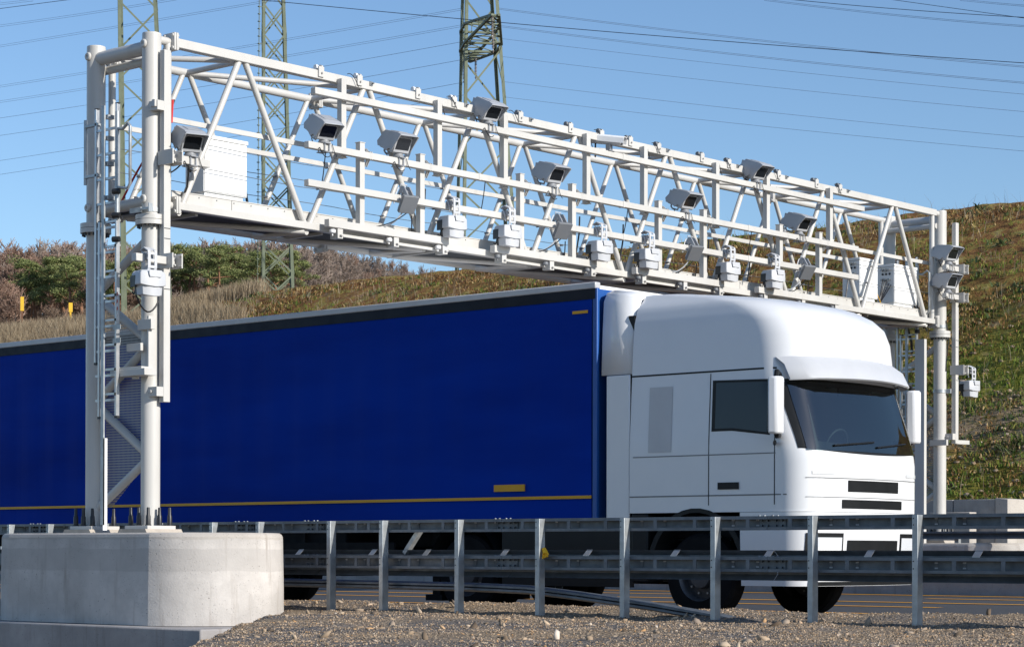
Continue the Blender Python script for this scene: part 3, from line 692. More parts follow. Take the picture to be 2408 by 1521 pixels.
m = MB(); m.prism([(-.075, -.02), (-.075, .055), (-.045, .082), (.045, .082), (.075, .055), (.075, -.02), (.069, -.02), (.069, .05), (.042, .074), (-.042, .074), (-.069, .05), (-.069, -.02)], -.22, .27, lambda u, v, q: (q, u, v)); m.xf(mt).build('sunshade', 'cabinet', t)
m = MB(); m.box((.221, -.04, -.04), (.226, .04, .04)); m.xf(mt).build('lens_window', 'dark_glass', t)
m = MB(); m.box((RX-.04, 8.24, 6.59), (RX+.04, 8.30, 6.69)); m.box((RX-.06, 8.2, 6.583), (RX+.06, 8.34, 6.592)); m.build('mount', 'bracket_grey', t)
m = MB(); m.tube(sag((RX-.2, 8.2, 6.72), (RX-.12, 8.1, 6.5), .05), .012, 6); m.build('cable', 'cable', t)
# tilted antenna panels
def panel(y, lab):
    t = thing('antenna_panel', (RX, y, 5.375), lab, 'antenna', 'tilted antenna panels on the gantry')
    mt = Matrix.Translation((RX+.09, y, 5.31)) @ Euler((0, R(36), R(-14))).to_matrix().to_4x4()
    m = MB(); m.prism([(-.115, -.12), (.115, -.12), (.125, -.11), (.125, .11), (.115, .12), (-.115, .12), (-.125, .11), (-.125, -.11)], -.0, .05, lambda u, v, q: (q, v, u)); m.xf(mt).build('radome', 'panel_dark', t, bevel=.008)
    m = MB(); m.prism([(-.10, -.105), (.10, -.105), (.10, .105), (-.10, .105)], -.03, -.001, lambda u, v, q: (q, v, u)); m.xf(mt).build('back_shell', 'scanner', t, bevel=.008)
    m = MB()
    for s in (-.05, .05): m.prism([(RX-.05, 5.42), (RX+.03, 5.54), (RX+.08, 5.53), (RX+.15, 5.41), (RX+.11, 5.39), (RX+.05, 5.48), (RX+.02, 5.48), (RX-.02, 5.42)], y+s-.012, y+s+.012, lambda u, v, q: (u, q, v))
    m.build('side_plate', 'bracket_grey', t)
    m = MB(); m.cyl((RX+.04, y-.07, 5.46), (RX+.04, y+.07, 5.46), .03, 14); m.box((RX-.05, y-.05, 5.42), (RX+.05, y+.05, 5.43)); m.build('pivot', 'bracket_grey', t)
    m = MB(); m.tube([(RX+.02, y-.06, 5.53), (RX+.02, y-.06, 5.56), (RX+.02, y+.06, 5.56), (RX+.02, y+.06, 5.53)], .007, 6); m.build('handle', 'scanner', t)
    m = MB(); m.tube(sag((RX+.0, y-.06, 5.52), (RX-.0, y-.16, 5.30), -.05), .008, 6); m.tube(sag((RX+.02, y-.02, 5.2), (.03, y-.2, 5.02), .05), .010, 6); m.build('cable', 'scanner', t)
panel(4.01, 'dark tilted antenna panel nearest the tall near leg, on the lowest long rail')
panel(7.11, 'dark tilted antenna panel with clear sky behind, second along the rail')
panel(10.19, 'dark tilted antenna panel with the mossy bank behind, third along the rail')
panel(13.2, 'dark tilted antenna panel farthest along, left of the two far cabinets')
# laser scanners: slotted strap, upper cover, lower body
def scanner(loc, lab, yaw=0):
    x, y, z = loc
    t = thing('laser_scanner', (x, y, z+.36), lab, 'scanner', 'white laser scanners hanging from the gantry')
    mt = Matrix.Translation(loc) @ Matrix.Rotation(R(yaw), 4, 'Z')
    up = [(-.10, -.17), (.10, -.17), (.135, -.10), (.15, 0), (.135, .10), (.10, .17), (-.10, .17), (-.13, .15), (-.13, -.15)]
    lo = [(-.06, -.135), (.085, -.135), (.125, -.07), (.135, 0), (.125, .07), (.085, .135), (-.06, .135)]
    n = len(up); m = MB()
    def ring(pl, zz, k=1, bow=0): return [(u*k, v*k, zz(u, v) if callable(zz) else zz) for u, v in pl]
    rs = [ring(up, lambda u, v: .00-.028*(1-(v/.17)**2)*(u > .05)), ring(up, lambda u, v: .03), ring(up, .13, .98), ring(up, .165, .86)]
    m.add(sum(rs, []), [tuple(reversed(range(n))), tuple(range(3*n, 4*n))]+[(i*n+j, i*n+(j+1) % n, (i+1)*n+(j+1) % n, (i+1)*n+j) for i in range(3) for j in range(n)]); m.xf(mt).build('cover', 'scanner', t, bevel=.008)
    n = len(lo); m = MB(); rs = [ring(lo, lambda u, v: -.115-.02*(1-(v/.135)**2)*(u > .05), .93), ring(lo, .02)]
    m.add(sum(rs, []), [tuple(reversed(range(n))), tuple(range(n, 2*n))]+[(j, (j+1) % n, n+(j+1) % n, n+j) for j in range(n)]); m.xf(mt).build('lower_body', 'scanner', t, bevel=.006)
    m = MB(); m.box((-.125, -.172, -.02), (-.02, -.150, .11)); m.box((-.10, -.125, -.10), (-.0605, .125, .0)); m.xf(mt).build('scan_slot', 'black_plastic', t)
    m = MB(); m.prism([(-.085, .165), (.085, .165), (.085, .12), (.075, .085), (-.075, .085), (-.085, .12)], .148, .156, lambda u, v, q: (q, u, v)); m.xf(mt).build('front_lid', 'scanner', t, bevel=.004)
    s = .06                                               # strap with two slots
    def strap(pl, y0, y1): m.prism(pl, y0, y1, lambda u, v, q: (u, q, v))
    out = [(-.10, .415), (-.02, .445), (.075, .40), (.085, .37), (.085, .20), (.07, .168), (-.05, .168), (-.05, .176), (.062, .178), (.075, .205), (.075, .365), (.066, .39), (-.02, .434), (-.095, .405)]
    m = MB(); strap(out, -s, -.026); strap(out, .026, s)
    for z0, z1 in ((.195, .225), (.275, .30), (.35, .375)): m.box((.0755, -.0255, z0), (.0845, .0255, z1))
    m.box((-.05, -.0255, .169), (.06, .0255, .176)); m.prism([(-.10, .415), (-.02, .445), (.066, .40), (.062, .392), (-.02, .434), (-.095, .405)], -.0255, .0255, lambda u, v, q: (u, q, v)); m.xf(mt).build('hanger_strap', 'scanner', t)
    m = MB(); m.box((-.09, -.045, .30), (.03, .045, .375)); m.xf(mt).build('swivel', 'bracket_grey', t)
    m = MB(); m.tube(sag((-.08, -.05, .40), (.02, -.07, .22), -.05), .007, 6); m.xf(mt).build('cable', 'scanner', t)
    m = MB(); m.tube(sag((-.12, -.1, .0), (-.16, -.12, -.06), .06), .008, 6); m.xf(mt).build('cable', 'cable', t)
sl = ['white laser scanner hanging nearest the tall near leg on the lowest long rail', 'white laser scanner just right of the joint in front of the rightmost pylon',
      'white laser scanner right of the second tilted panel', 'white laser scanner above the white cab roof, left of the third tilted panel',
      'white laser scanner right of the third tilted panel', 'white laser scanner farthest along the rail, next to the last tilted panel']
for y, lab in zip((4.86, 5.97, 7.95, 9.06, 11.07, 12.27), sl): scanner((RX+.10, y, 5.07), lab, -5)
scanner((.33, -.30, 3.84), 'single white laser scanner hanging low on the near leg, black cable below it', -8)
scanner((.33, 18.30, 3.68), 'single white laser scanner hanging low right of the far leg, mossy bank behind', -4)

# ------------------------------------------------------------------ steel guardrail in front
YG = 1.47
def rail_profile(nm, x0, x1, y, z0, z1, par, sheet=None):
    m = MB(); d = .09
    m.box((x0, y+.045, z0+.012), (x1, y+.05, z1-.012)); m.box((x0, y-.05, z1-.012), (x1, y+.05, z1)); m.box((x0, y-.05, z0), (x1, y+.05, z0+.012))
    m.box((x0, y-.05, z1-.032), (x1, y-.045, z1-.0125)); m.box((x0, y-.05, z0+.0125), (x1, y-.045, z0+.028))
    if sheet:
        m.add([(x0, y+.06, sheet[0]), (x1, y+.06, sheet[0]), (x1, y+.13, sheet[0]+.06), (x0, y+.13, sheet[0]+.06), (x1, y+.13, sheet[1]-.05), (x0, y+.13, sheet[1]-.05), (x1, y+.06, sheet[1]), (x0, y+.06, sheet[1])],
              [(0, 1, 2, 3), (3, 2, 4, 5), (5, 4, 6, 7)])
    return m.build(nm, 'shaded_zinc', par)
GR = thing('guardrail', (4, YG, .1), 'galvanised steel guardrail in front of the lorry, seen from its back', 'guardrail')
posts = [-4.76, -3.88, -2.7, -1.6, -.54, .32, 1.57, 2.44, 3.63, 4.82, 5.99, 7.16, 8.33, 9.50, 10.67, 11.84]
joints = (-4.3, -.1, 1.15, 4.22, 7.76, 11.3)
rails = [-9.0]+list(joints)+[15.0]
for a, b in zip(rails[:-1], rails[1:]):
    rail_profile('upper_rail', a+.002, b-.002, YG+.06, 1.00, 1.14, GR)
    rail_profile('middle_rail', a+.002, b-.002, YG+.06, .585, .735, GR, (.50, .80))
for jx in joints:
    for z0, z1 in ((1.0, 1.14), (.585, .735)):
        m = MB(); m.box((jx-.16, YG+.096, z0+.02), (jx+.16, YG+.104, z1-.02)); p = m.build('splice_plate', 'shaded_zinc', GR)
        for dx in (-.12, -.05, .05, .12):
            for zz in (z0+.045, z1-.045): m = MB(); m.cyl((jx+dx, YG+.075, zz), (jx+dx, YG+.097, zz), .011, 6); m.build('bolt', 'shaded_zinc', p)
        for dx in (-.11, -.05, .05, .11): MB().lathe([(.014, 0), (.012, .008), (0, .011)], (jx+dx, YG+.03, z1), (0, 0, 1), 8).build('bolt', 'shaded_zinc', p)
for px in posts:
    m = MB(); zb = float(gz(np.float64(px), np.float64(YG)))-.25
    m.prism([(-.03, -.085), (.03, -.085), (.03, .01), (.024, .01), (.024, -.079), (-.024, -.079), (-.024, .01), (-.03, .01)], zb, 1.135, lambda u, v, q: (px+u, YG+v, q))
    p = m.build('post', 'galv', GR, bevel=.004)
    for z in (1.10, 1.04, .70, .63): MB().cyl((px-.015, YG-.087, z), (px-.015, YG-.0845, z), .007, 6).build('bolt_hole', 'black_plastic', p)
    for sx in (-.30, .36):
        for z0, z1 in ((1.012, 1.128), (.597, .723)):
            m = MB(); m.box((px+sx-.022, YG+.012, z0), (px+sx+.022, YG+.02, z1)); m.build('spacer', 'shaded_zinc', GR)
    m = MB(); m.add([(px+.52, YG+.06, .738), (px+.60, YG+.06, .738), (px+.60, YG+.13, .80), (px+.52, YG+.13, .80), (px+.52, YG+.06, .742), (px+.60, YG+.06, .742), (px+.60, YG+.13, .804), (px+.52, YG+.13, .804)], [(0, 1, 2, 3), (7, 6, 5, 4), (0, 4, 5, 1), (1, 5, 6, 2), (2, 6, 7, 3), (3, 7, 4, 0)])
    m.build('sheet_tab', 'alu', GR)
    for z, zz in ((1.075, .02), (.66, .018)):
        for dx in (.12, .42):
            m = MB(); m.box((px+dx-.014, YG+.100, z-zz-.012), (px+dx+.014, YG+.103, z+zz+.012)); m.build('slot_bracket', 'panel_dark', GR)
            MB().box((px+dx-.017, YG+.098, z+zz), (px+dx+.017, YG+.1025, z+zz+.014)).build('slot', 'scanner', GR); MB().box((px+dx-.017, YG+.098, z-zz-.014), (px+dx+.017, YG+.1025, z-zz)).build('slot', 'scanner', GR) if px > 7 else 0
m = MB()                                                   # low run-down rail going into the ground
pts = [(-9, .40), (1.0, .40), (3.6, .385), (4.5, .365), (5.2, .31), (6.2, .215), (7.1, .11), (7.6, .03)]
for (xa, za), (xb, zb) in zip(pts[:-1], pts[1:]):
    pr = [(.0, -.05), (.06, -.03), (.06, -.008), (.0, .0), (.06, .008), (.06, .03), (0, .05), (-.006, .05), (.05, .028), (.05, .01), (-.006, .0), (.05, -.01), (.05, -.028), (-.006, -.05)]
    n = len(pr); vs = [(xa, YG+.16-u, za+v) for u, v in pr]+[(xb, YG+.16-u, zb+v) for u, v in pr]
    m.add(vs, [(i, (i+1) % n, n+(i+1) % n, n+i) for i in range(n)])
m.build('run_down_rail', 'shaded_zinc', GR)
MB().bar((2.60, YG+.16, .76), (2.83, YG+.16, 1.02), .07, .05).build('brace', 'galv', GR)
t = thing('work_glove', (4.88, YG-.03, .76), 'yellow work glove stuck on a guardrail post', 'glove')
m = MB(); m.tube([(4.865, YG-.03, .815), (4.89, YG-.035, .78), (4.90, YG-.04, .755)], .022, 8, .034)
for k in range(4): m.tube([(4.872+.018*k, YG-.04, .765), (4.875+.020*k, YG-.05, .735), (4.87+.024*k, YG-.05, .705+.008*k)], .0115, 7, .009)
m.tube([(4.915, YG-.04, .78), (4.94, YG-.05, .765), (4.945, YG-.05, .745)], .011, 7, .009)
m.build('hand_part', 'glove', t)

# ------------------------------------------------------------------ far side: barrier, rail, wall
FB = thing('far_guardrail', (2, 16.2, 0), 'dark steel guardrail along the far edge of the motorway', 'guardrail')
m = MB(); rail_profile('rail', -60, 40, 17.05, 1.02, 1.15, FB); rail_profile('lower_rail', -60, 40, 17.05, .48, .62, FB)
for k in range(-24, 14): MB().box((2.75+k*2-.04, 17.12, -.1), (2.75+k*2+.04, 17.2, 1.12)).build('post', 'galv', FB)
CB = thing('concrete_kerb', (2, 17.0, 0), 'low dark concrete kerb along the far edge of the motorway', 'kerb')
MB().prism([(16.85, -.1), (16.85, .34), (17.02, .36), (17.02, -.1)], -60, 40, lambda u, v, q: (q, u, v)).build('kerb_stone', 'old_concrete', CB)
for x in (-27.4, -8.2, -2.6, 3.75, 10): m = MB(); m.box((x-.07, 16.835, .13), (x+.07, 16.849, .27)); h = m.build('reflector_holder', 'black_plastic', CB); MB().box((x-.03, 16.825, .16), (x+.03, 16.834, .25)).build('reflector', 'orange_reflector', h)
CW = thing('retaining_wall', (0, 20, .5), 'grey concrete retaining wall with a pale end at the foot of the bank', 'wall')
y = 20.0
for i, (a, b) in enumerate(((-14, -8.1), (-8.08, -4.1), (-4.08, -1.02), (-1.0, -.12))): MB().box((a, y, -.3), (b, y+.28, 1.78)).build('wall_panel', 'far_concrete', CW, bevel=.01)
MB().prism([(-.10, -.3), (-.10, 1.80), (.16, 1.78), (.16, -.3)], y-.03, y+.6, lambda u, v, q: (u, q, v)).build('end_block', 'concrete', CW, bevel=.01)
MB().box((-1.3, y-.35, -.2), (-.45, y-.1, 1.54)).build('step_block', 'concrete', CW, bevel=.01)
RW = thing('concrete_barrier', (3, 18.7, 0), 'row of pale concrete barrier segments behind the far guardrail', 'barrier')
for k in range(-14, 12): MB().prism([(18.55, -.2), (18.62, .95), (18.82, .95), (18.9, -.2)], 3.06+k*2.6+.0, 3.06+k*2.6+2.56, lambda u, v, q: (q, u, v)).build('segment', 'concrete', RW, bevel=.01)

# ------------------------------------------------------------------ the lorry
T = thing('articulated_lorry', (-2, 5.25, 0), 'articulated lorry with white cab and dark blue curtain trailer passing under the gantry', 'lorry')
YA, YB = 4.0, 6.5
TR = MB().box((-10.05, YA+.03, 1.14), (3.46, YB-.03, 3.955)).build('trailer_body', 'blue_wall', T)
# curtain: slightly billowing sheet on the near side
nx, nz = 150, 14; xs_ = np.linspace(-10.0, 3.42, nx); zs_ = np.linspace(1.19, 3.84, nz)
X_, Z_ = np.meshgrid(xs_, zs_); env = np.sin(PI*(Z_-1.19)/2.65)
Y_ = YA-.006-.018*env*(.5+.5*np.sin(X_*2*PI/.62+.6*np.sin(X_)))-.010*env*fbm(X_*1.3, Z_*1.3, 3, 2)
for side, nm in ((0, 'curtain'), (1, 'curtain')):
    yy = Y_ if side == 0 else YA+YB-Y_
    m = MB(); idx = np.arange(nx*nz).reshape(nz, nx)
    m.add(np.stack([X_, yy, Z_], -1).reshape(-1, 3), [tuple(q) for q in np.stack([idx[:-1, :-1], idx[:-1, 1:], idx[1:, 1:], idx[1:, :-1]], -1).reshape(-1, 4)], True)
    c = m.build(nm, 'curtain', T)
    if side == 0:
        MB().box((-10.0, YA-.030, 1.425), (3.42, YA-.012, 1.462)).build('yellow_stripe', 'stripe_yellow', c)
        MB().box((1.85, YA-.034, 1.53), (2.36, YA-.020, 1.615)).build('yellow_label', 'stripe_yellow', c)
        for x in (3.12, -9.2): MB().box((x, YA-.022, 3.665), (x+.24, YA-.012, 3.70)).build('yellow_marking', 'stripe_yellow', c)
for y0, y1 in ((YA-.015, YA+.03), (YB-.03, YB+.015)):
    MB().box((-10.08, y0, 3.83), (3.47, y1, 3.955)).build('top_rail', 'top_rail', T)
    MB().box((-10.08, y0-.006, 3.955), (3.48, y1+.05, 4.035)).build('roof_edge', 'roof_edge', T, bevel=.012)
    MB().box((-10.08, y0, 1.12), (3.47, y1, 1.19)).build('side_rail', 'truck_trim', T)
MB().box((-10.05, YA+.08, 3.956), (3.46, YB-.08, 4.0)).build('roof_skin', 'white_paint', T)
for y in (YA-.01, YB-.04): MB().box((3.43, y, 1.14), (3.50, y+.05, 3.96)).build('corner_post', 'blue_wall', T, bevel=.008)
MB().box((-10.12, YA+.02, 1.05), (-10.06, YB-.02, 3.98)).build('rear_door', 'blue_wall', T)
m = MB()
for y in (4.75, 5.75): m.box((-9.9, y-.06, .85), (3.2, y+.06, 1.13))
m.build('trailer_chassis', 'chassis', T)
for y in (YA+.06, YB-.10):
    m = MB()
    for z in (.55, .80): m.box((-3.6, y, z), (.0, y+.03, z+.10))
    for x in (-3.3, -1.8, -.3): m.box((x, y+.03, .5), (x+.06, y+.06, 1.13))
    m.build('side_guard', 'chassis', T)
for y in (4.5, 6.0): MB().box((.35, y-.07, .22), (.49, y+.07, 1.1)).box((.27, y-.12, .14), (.57, y+.12, .2195)).build('landing_leg', 'chassis', T)
MB().box((-2.9, YA+.15, .45), (-1.0, YA+.7, 1.05)).build('tool_box', 'chassis', T, bevel=.02)
MB().box((-10.0, YA+.1, .45), (-9.85, YB-.1, .62)).build('rear_bumper', 'chassis', T)
def wheel(x, y, s, r=.50, wd=.30):
    m = MB(); yo = y+s*wd
    m.lathe([(r*.58, 0), (r*.66, .0), (r*.93, .02), (r, .06), (r, wd-.06), (r*.93, wd-.02), (r*.66, wd), (r*.58, wd)], (x, y, r), (0, s, 0), 36); wv = m.build('wheel', 'tyre', T)
    m = MB(); m.lathe([(r*.60, wd-.01), (r*.56, wd-.03), (r*.52, wd-.12), (r*.30, wd-.10), (r*.27, wd-.02), (r*.14, wd-.01), (0, wd-.01)], (x, y, r), (0, s, 0), 30); m.build('rim', 'rim', wv)
    m = MB()
    for k in range(10): a = 2*PI*k/10; m.cyl((x+.205*math.cos(a)*r/.5, yo-s*.13, r+.205*math.sin(a)*r/.5), (x+.205*math.cos(a)*r/.5, yo-s*.085, r+.205*math.sin(a)*r/.5), .015, 6)
    m.build('wheel_nuts', 'bolt', wv)
for x in (-4.3, -5.6, -6.9): wheel(x, YA+.38, -1, .52); wheel(x, YB-.38, 1, .52)
wheel(1.25, YA+.40, -1); wheel(1.25, YB-.40, 1); wheel(1.25, YA+.74, -1); wheel(1.25, YB-.74, 1)
FW = 4.98
wheel(FW, YA+.36, -1); wheel(FW, YB-.36, 1)
m = MB()
for y in (4.85, 5.65): m.box((.2, y-.05, .62), (6.2, y+.05, .92))
m.box((.9, YA+.5, .45), (1.6, YB-.5, .55)); m.box((FW-.06, YA+.35, .42), (FW+.06, YB-.35, .56)); m.box((.6, 4.8, .92), (2.0, 5.7, 1.05))
m.build('tractor_chassis', 'chassis', T)
for y0, y1 in ((YA+.04, YA+.62), (YB-.62, YB-.04)):
    MB().box((2.1, y0, .40), (3.75, y1, 1.02)).build('fuel_tank', 'grey_trim', T, bevel=.06)
    MB().box((1.95, y0-.03 if y0 < 5 else y1, .36), (4.05, y0-.01 if y0 < 5 else y1+.02, 1.05)).build('side_skirt', 'truck_trim', T, bevel=.005)
    MB().add([(1.25+.62*math.cos(a), y, .52+.62*math.sin(a)) for a in np.linspace(.1, PI-.1, 16) for y in (y0, y1)], [(2*i, 2*i+1, 2*i+3, 2*i+2) for i in range(15)], True).build('mudguard', 'truck_trim', T)
# cab body: plan outlines lofted upward
def interp(z, tab):
    for (a, va), (b, vb) in zip(tab[:-1], tab[1:]):
        if z <= b:
            t = (z-a)/(b-a) if z > a else 0; return va+(vb-va)*t
    return tab[-1][1]
XF = [(.4, 6.46), (.8, 6.50), (1.3, 6.53), (1.85, 6.54), (2.05, 6.49), (2.70, 6.31), (2.95, 6.30), (3.25, 6.28), (3.42, 6.22), (3.55, 6.08), (3.66, 5.86), (3.75, 5.45), (3.85, 4.6)]
INS = [(.4, .03), (1.0, .0), (2.0, .0), (2.72, .035), (3.2, .06), (3.5, .09), (3.68, .15), (3.85, .32)]
RAD = [(.4, .30), (1.3, .34), (1.9, .36), (2.7, .42), (3.3, .46), (3.7, .5), (3.85, .45)]
def outline(z, xr=4.0, off=0.0):
    xf, ins, r = interp(z, XF), interp(z, INS), interp(z, RAD)
    y0, y1 = YA+ins-off, YB-ins+off; xf += off; bul = .10
    p = [(x, y0) for x in np.linspace(xr, xf-r, 14)]
    p += [(xf-r+r*math.sin(a), y0+r-r*math.cos(a)) for a in np.linspace(0, PI/2, 12)[1:]]
    p += [(xf+bul*(1-((y-5.25)/(5.25-y0-r+1e-6))**2)*.9, y) for y in np.linspace(y0+r, y1-r, 18)[1:-1]]
    p += [(xf-r+r*math.cos(a), y1-r+r*math.sin(a)) for a in np.linspace(0, PI/2, 12)[:-1]]
    p += [(x, y1) for x in np.linspace(xf-r, xr, 14)]
    return np.array(p)
def surf(z, off=0.0, xr=4.0):
    p = outline(z, xr, off); d = np.concatenate([[0], np.cumsum(np.hypot(*np.diff(p, axis=0).T))]); return p, d
def cab_z(x, z):                                      # the roof falls away towards the front
    return z
zl = [1.24, 1.26, 1.4, 1.6, 1.8, 1.9, 1.985, 2.1, 2.25, 2.5, 2.68, 2.74, 2.85, 2.95, 3.1, 3.25, 3.34, 3.42, 3.49, 3.55, 3.61, 3.66, 3.705, 3.75, 3.785, 3.82, 3.85]
def loft(zs, xr, cap=True, off=0.0):
    m = MB(); rings = [[(x, y, z) for x, y in outline(z, xr, off)] for z in zs]; n = len(rings[0])
    m.add(sum(rings, []), [(i*n+j, i*n+(j+1) % n, (i+1)*n+(j+1) % n, (i+1)*n+j) for i in range(len(rings)-1) for j in range(n)], True)
    k = (len(rings)-1)*n; m.f += [tuple(k+j for j in range(n)), tuple(reversed(range(n)))]; m.sm += [True, False]; return m
CABO = loft(zl, 4.0).build('cab', 'truck_white', T, angle=50)
def patch(nm, mat, u0, u1, z0, z1, off, par=None, zf=None, n=10, nz_=6, thick=0.0, front=False):
    """piece lying on the cab skin: u in metres along the outline from the near rear corner (or y on the front)"""
    m = MB(); rows = []
    for i in range(nz_+1):
        row = []
        for j in range(n+1):
            s = j/n; za, zb = (z0, z1) if zf is None else zf(s); z = za+(zb-za)*i/nz_
            p, d = surf(z, off); u = u0+(u1-u0)*s
            if front: k = np.argsort(p[12:-12, 1], kind='stable')+12; y = u; x = np.interp(y, p[k, 1], p[k, 0]); row.append((x, y, z))
            else: row.append((np.interp(u, d, p[:, 0]), np.interp(u, d, p[:, 1]), z))
        rows.append(row)
    N = n+1; vs = sum(rows, []); m.add(vs, [(i*N+j, i*N+j+1, (i+1)*N+j+1, (i+1)*N+j) for i in range(nz_) for j in range(n)], True)
    o = m.build(nm, mat, par or T)
    if thick:
        so = o.modifiers.new('solid', 'SOLIDIFY'); so.thickness = thick; so.offset = 0
    return o
# windscreen with its black surround, side windows, door, seams
bm = bmesh.new(); bm.from_mesh(CABO.data); o_ = Vector(ORG[CABO.name])      # open the cab skin behind the windscreen
kill = [f for f in bm.faces if 1.985 < f.calc_center_median().z+o_.z < 2.68 and 4.20 < f.calc_center_median().y+o_.y < 6.30 and f.calc_center_median().x+o_.x > 5.95]
bmesh.ops.delete(bm, geom=kill, context='FACES'); bm.to_mesh(CABO.data); bm.free()
def q4(s): return 4*(s-.5)**2
sur = patch('windscreen_surround', 'truck_trim', 4.06, 6.44, 0, 0, .004, CABO, lambda s: (1.90+.05*q4(s), 2.0+.05*q4(s)), 30, 3, front=True)
patch('windscreen_surround', 'truck_trim', 4.06, 6.44, 0, 0, .0045, CABO, lambda s: (2.655, 2.74), 30, 3, front=True)
for a, b in ((4.06, 4.27), (6.23, 6.44)): patch('windscreen_surround', 'truck_trim', a, b, 1.96, 2.70, .005, CABO, None, 6, 8, front=True)
patch('windscreen', 'windscreen', 4.12, 6.38, 1.93, 2.71, .009, CABO, None, 30, 10, front=True)
# interior seen through the glass
MB().box((4.6, 4.12, 1.30), (4.66, 6.38, 2.85)).box((4.66, 4.12, 1.30), (6.2, 6.38, 1.36)).box((4.66, 4.12, 2.80), (6.1, 6.38, 2.86)).build('cab_lining', 'interior', CABO)
MB().prism([(5.75, 1.36), (6.30, 1.36), (6.30, 1.90), (6.18, 1.97), (5.95, 1.93), (5.80, 1.80)], 4.2, 6.3, lambda u, v, q: (u, q, v)).build('dashboard', 'interior', CABO, bevel=.02)
for y in (4.72, 5.80):
    m = MB(); m.prism([(5.05, 1.72), (5.60, 1.72), (5.62, 1.86), (5.28, 1.86), (5.10, 2.42), (4.96, 2.42)], y-.24, y+.24, lambda u, v, q: (u, q, v)); st = m.build('seat', 'interior_grey', CABO, bevel=.03)
    MB().box((4.97, y-.14, 2.45), (5.09, y+.14, 2.66)).build('headrest', 'interior_grey', st, bevel=.03)
MB().tube([(5.72+.07*math.sin(a)*.9, 5.80+.22*math.cos(a), 2.05+.20*math.sin(a)) for a in np.linspace(0, 2*PI, 25)], .016, 6).build('steering_wheel', 'interior', CABO)
for y in (4.75, 5.75): MB().box((6.0, y-.35, 2.62), (6.03, y+.35, 2.74)).build('sun_blind', 'interior_grey', CABO)
for k, s in ((0, 1), (1, -1)):
    def side(u0, u1, z0, z1, off, nm, mat, par=CABO, zf=None):
        if s > 0: return patch(nm, mat, u0, u1, z0, z1, off, par, zf, 14, 6)
        Lm = surf((z0+z1)/2, off)[1][-1]; return patch(nm, mat, Lm-u1, Lm-u0, z0, z1, off, par, (lambda q: zf(1-q)) if zf else None, 14, 6)
    side(1.20, 2.02, 2.17, 2.76, .004, 'side_window_frame', 'truck_trim', zf=lambda q: (2.17-.10*max(0, q-.35), 2.76-.02*q))
    wd = side(1.25, 1.98, 2.20, 2.73, .007, 'side_window', 'dark_glass', zf=lambda q: (2.20-.10*max(0, q-.35), 2.73-.02*q))
    side(1.16, 1.172, 1.32, 2.84, .003, 'door_seam', 'truck_trim'); side(2.08, 2.092, 1.32, 2.84, .003, 'door_seam', 'truck_trim')
    side(.0, 2.2, 2.855, 2.875, .003, 'roof_seam', 'truck_trim'); side(.05, 2.1, 1.895, 1.907, .003, 'waist_seam', 'grey_trim'); side(.0, 2.25, 1.425, 1.44, .003, 'sill_seam', 'grey_trim')
    side(1.30, 1.60, 1.50, 1.58, .010, 'door_handle', 'truck_trim')
    side(.14, .52, 1.98, 2.74, .004, 'bunk_panel', 'grey_trim') if False else None
    side(.28, .62, 1.95, 2.72, .006, 'air_scoop', 'roof_edge')
# sun visor, grille, bumper, lamps
def visor():
    m = MB(); rows = []
    for t, (dx, z) in enumerate(((.0, 3.02), (.16, 2.93), (.27, 2.76), (.25, 2.745), (.14, 2.90), (.0, 2.98))):
        rows.append([(np.interp(y, *(lambda p: (p[12:-12, 1], p[12:-12, 0]))(surf(2.9)[0]))+dx*(1-.25*((y-5.25)/1.2)**2), y, z-.03*((y-5.25)/1.2)**2) for y in np.linspace(4.08, 6.42, 24)])
    N = 24; m.add(sum(rows, []), [(i*N+j, i*N+j+1, ((i+1) % 6)*N+j+1, ((i+1) % 6)*N+j) for i in range(6) for j in range(N-1)], True)
    m.build('sun_visor', 'scanner', CABO, angle=60)
visor()
for z0, z1, y0, y1 in ((1.47, 1.60, 4.72, 5.78), (1.28, 1.38, 4.62, 5.88)):
    patch('grille', 'truck_trim', y0, y1, z0, z1, .006, CABO, None, 14, 3, front=True)
for a, b in (((4.5, 1.99), (5.25, 2.05)), ((5.3, 1.99), (6.05, 2.06))):
    q = []
    for k in range(5):
        yy, zz = a[0]+(b[0]-a[0])*k/4, a[1]+(b[1]-a[1])*k/4; pp, _d = surf(zz, .02); kk = np.argsort(pp[12:-12, 1], kind='stable')+12; q.append((np.interp(yy, pp[kk, 1], pp[kk, 0]), yy, zz))
    MB().tube(q, .012, 6).build('wiper', 'truck_trim', CABO)
for u0, u1 in ((4.16, 4.5), (6.0, 6.34)): patch('marker_lamp', 'head_lamp', u0, u1, 1.66, 1.70, .006, CABO, None, 10, 2, front=True)
patch('front_seam', 'grey_trim', 4.1, 6.4, 1.615, 1.625, .004, CABO, None, 30, 1, front=True)
patch('front_panel_seam', 'grey_trim', 4.1, 6.4, 1.40, 1.408, .004, CABO, None, 30, 1, front=True)
BP = loft([.40, .44, .55, .7, .9, 1.1, 1.2, 1.235], 5.62, True, .015); BPO = BP.build('bumper', 'truck_white', T, angle=50)
for z0, z1 in ((1.08, 1.19), (.80, .92), (.62, .68)): patch('bumper_grille', 'truck_trim', 4.72, 5.78, z0, z1, .022, BPO, None, 14, 3, front=True)
for u0, u1 in ((4.12, 4.62), (5.88, 6.38)):
    patch('headlight_housing', 'truck_trim', u0-.03, u1+.03, .72, 1.0, .020, BPO, None, 12, 4, front=True)
    patch('headlight', 'head_lamp', u0, u1, .78, .95, .026, BPO, None, 12, 4, front=True)
patch('number_plate_holder', 'grey_trim', 4.98, 5.52, .50, .60, .026, BPO, None, 8, 2, front=True)
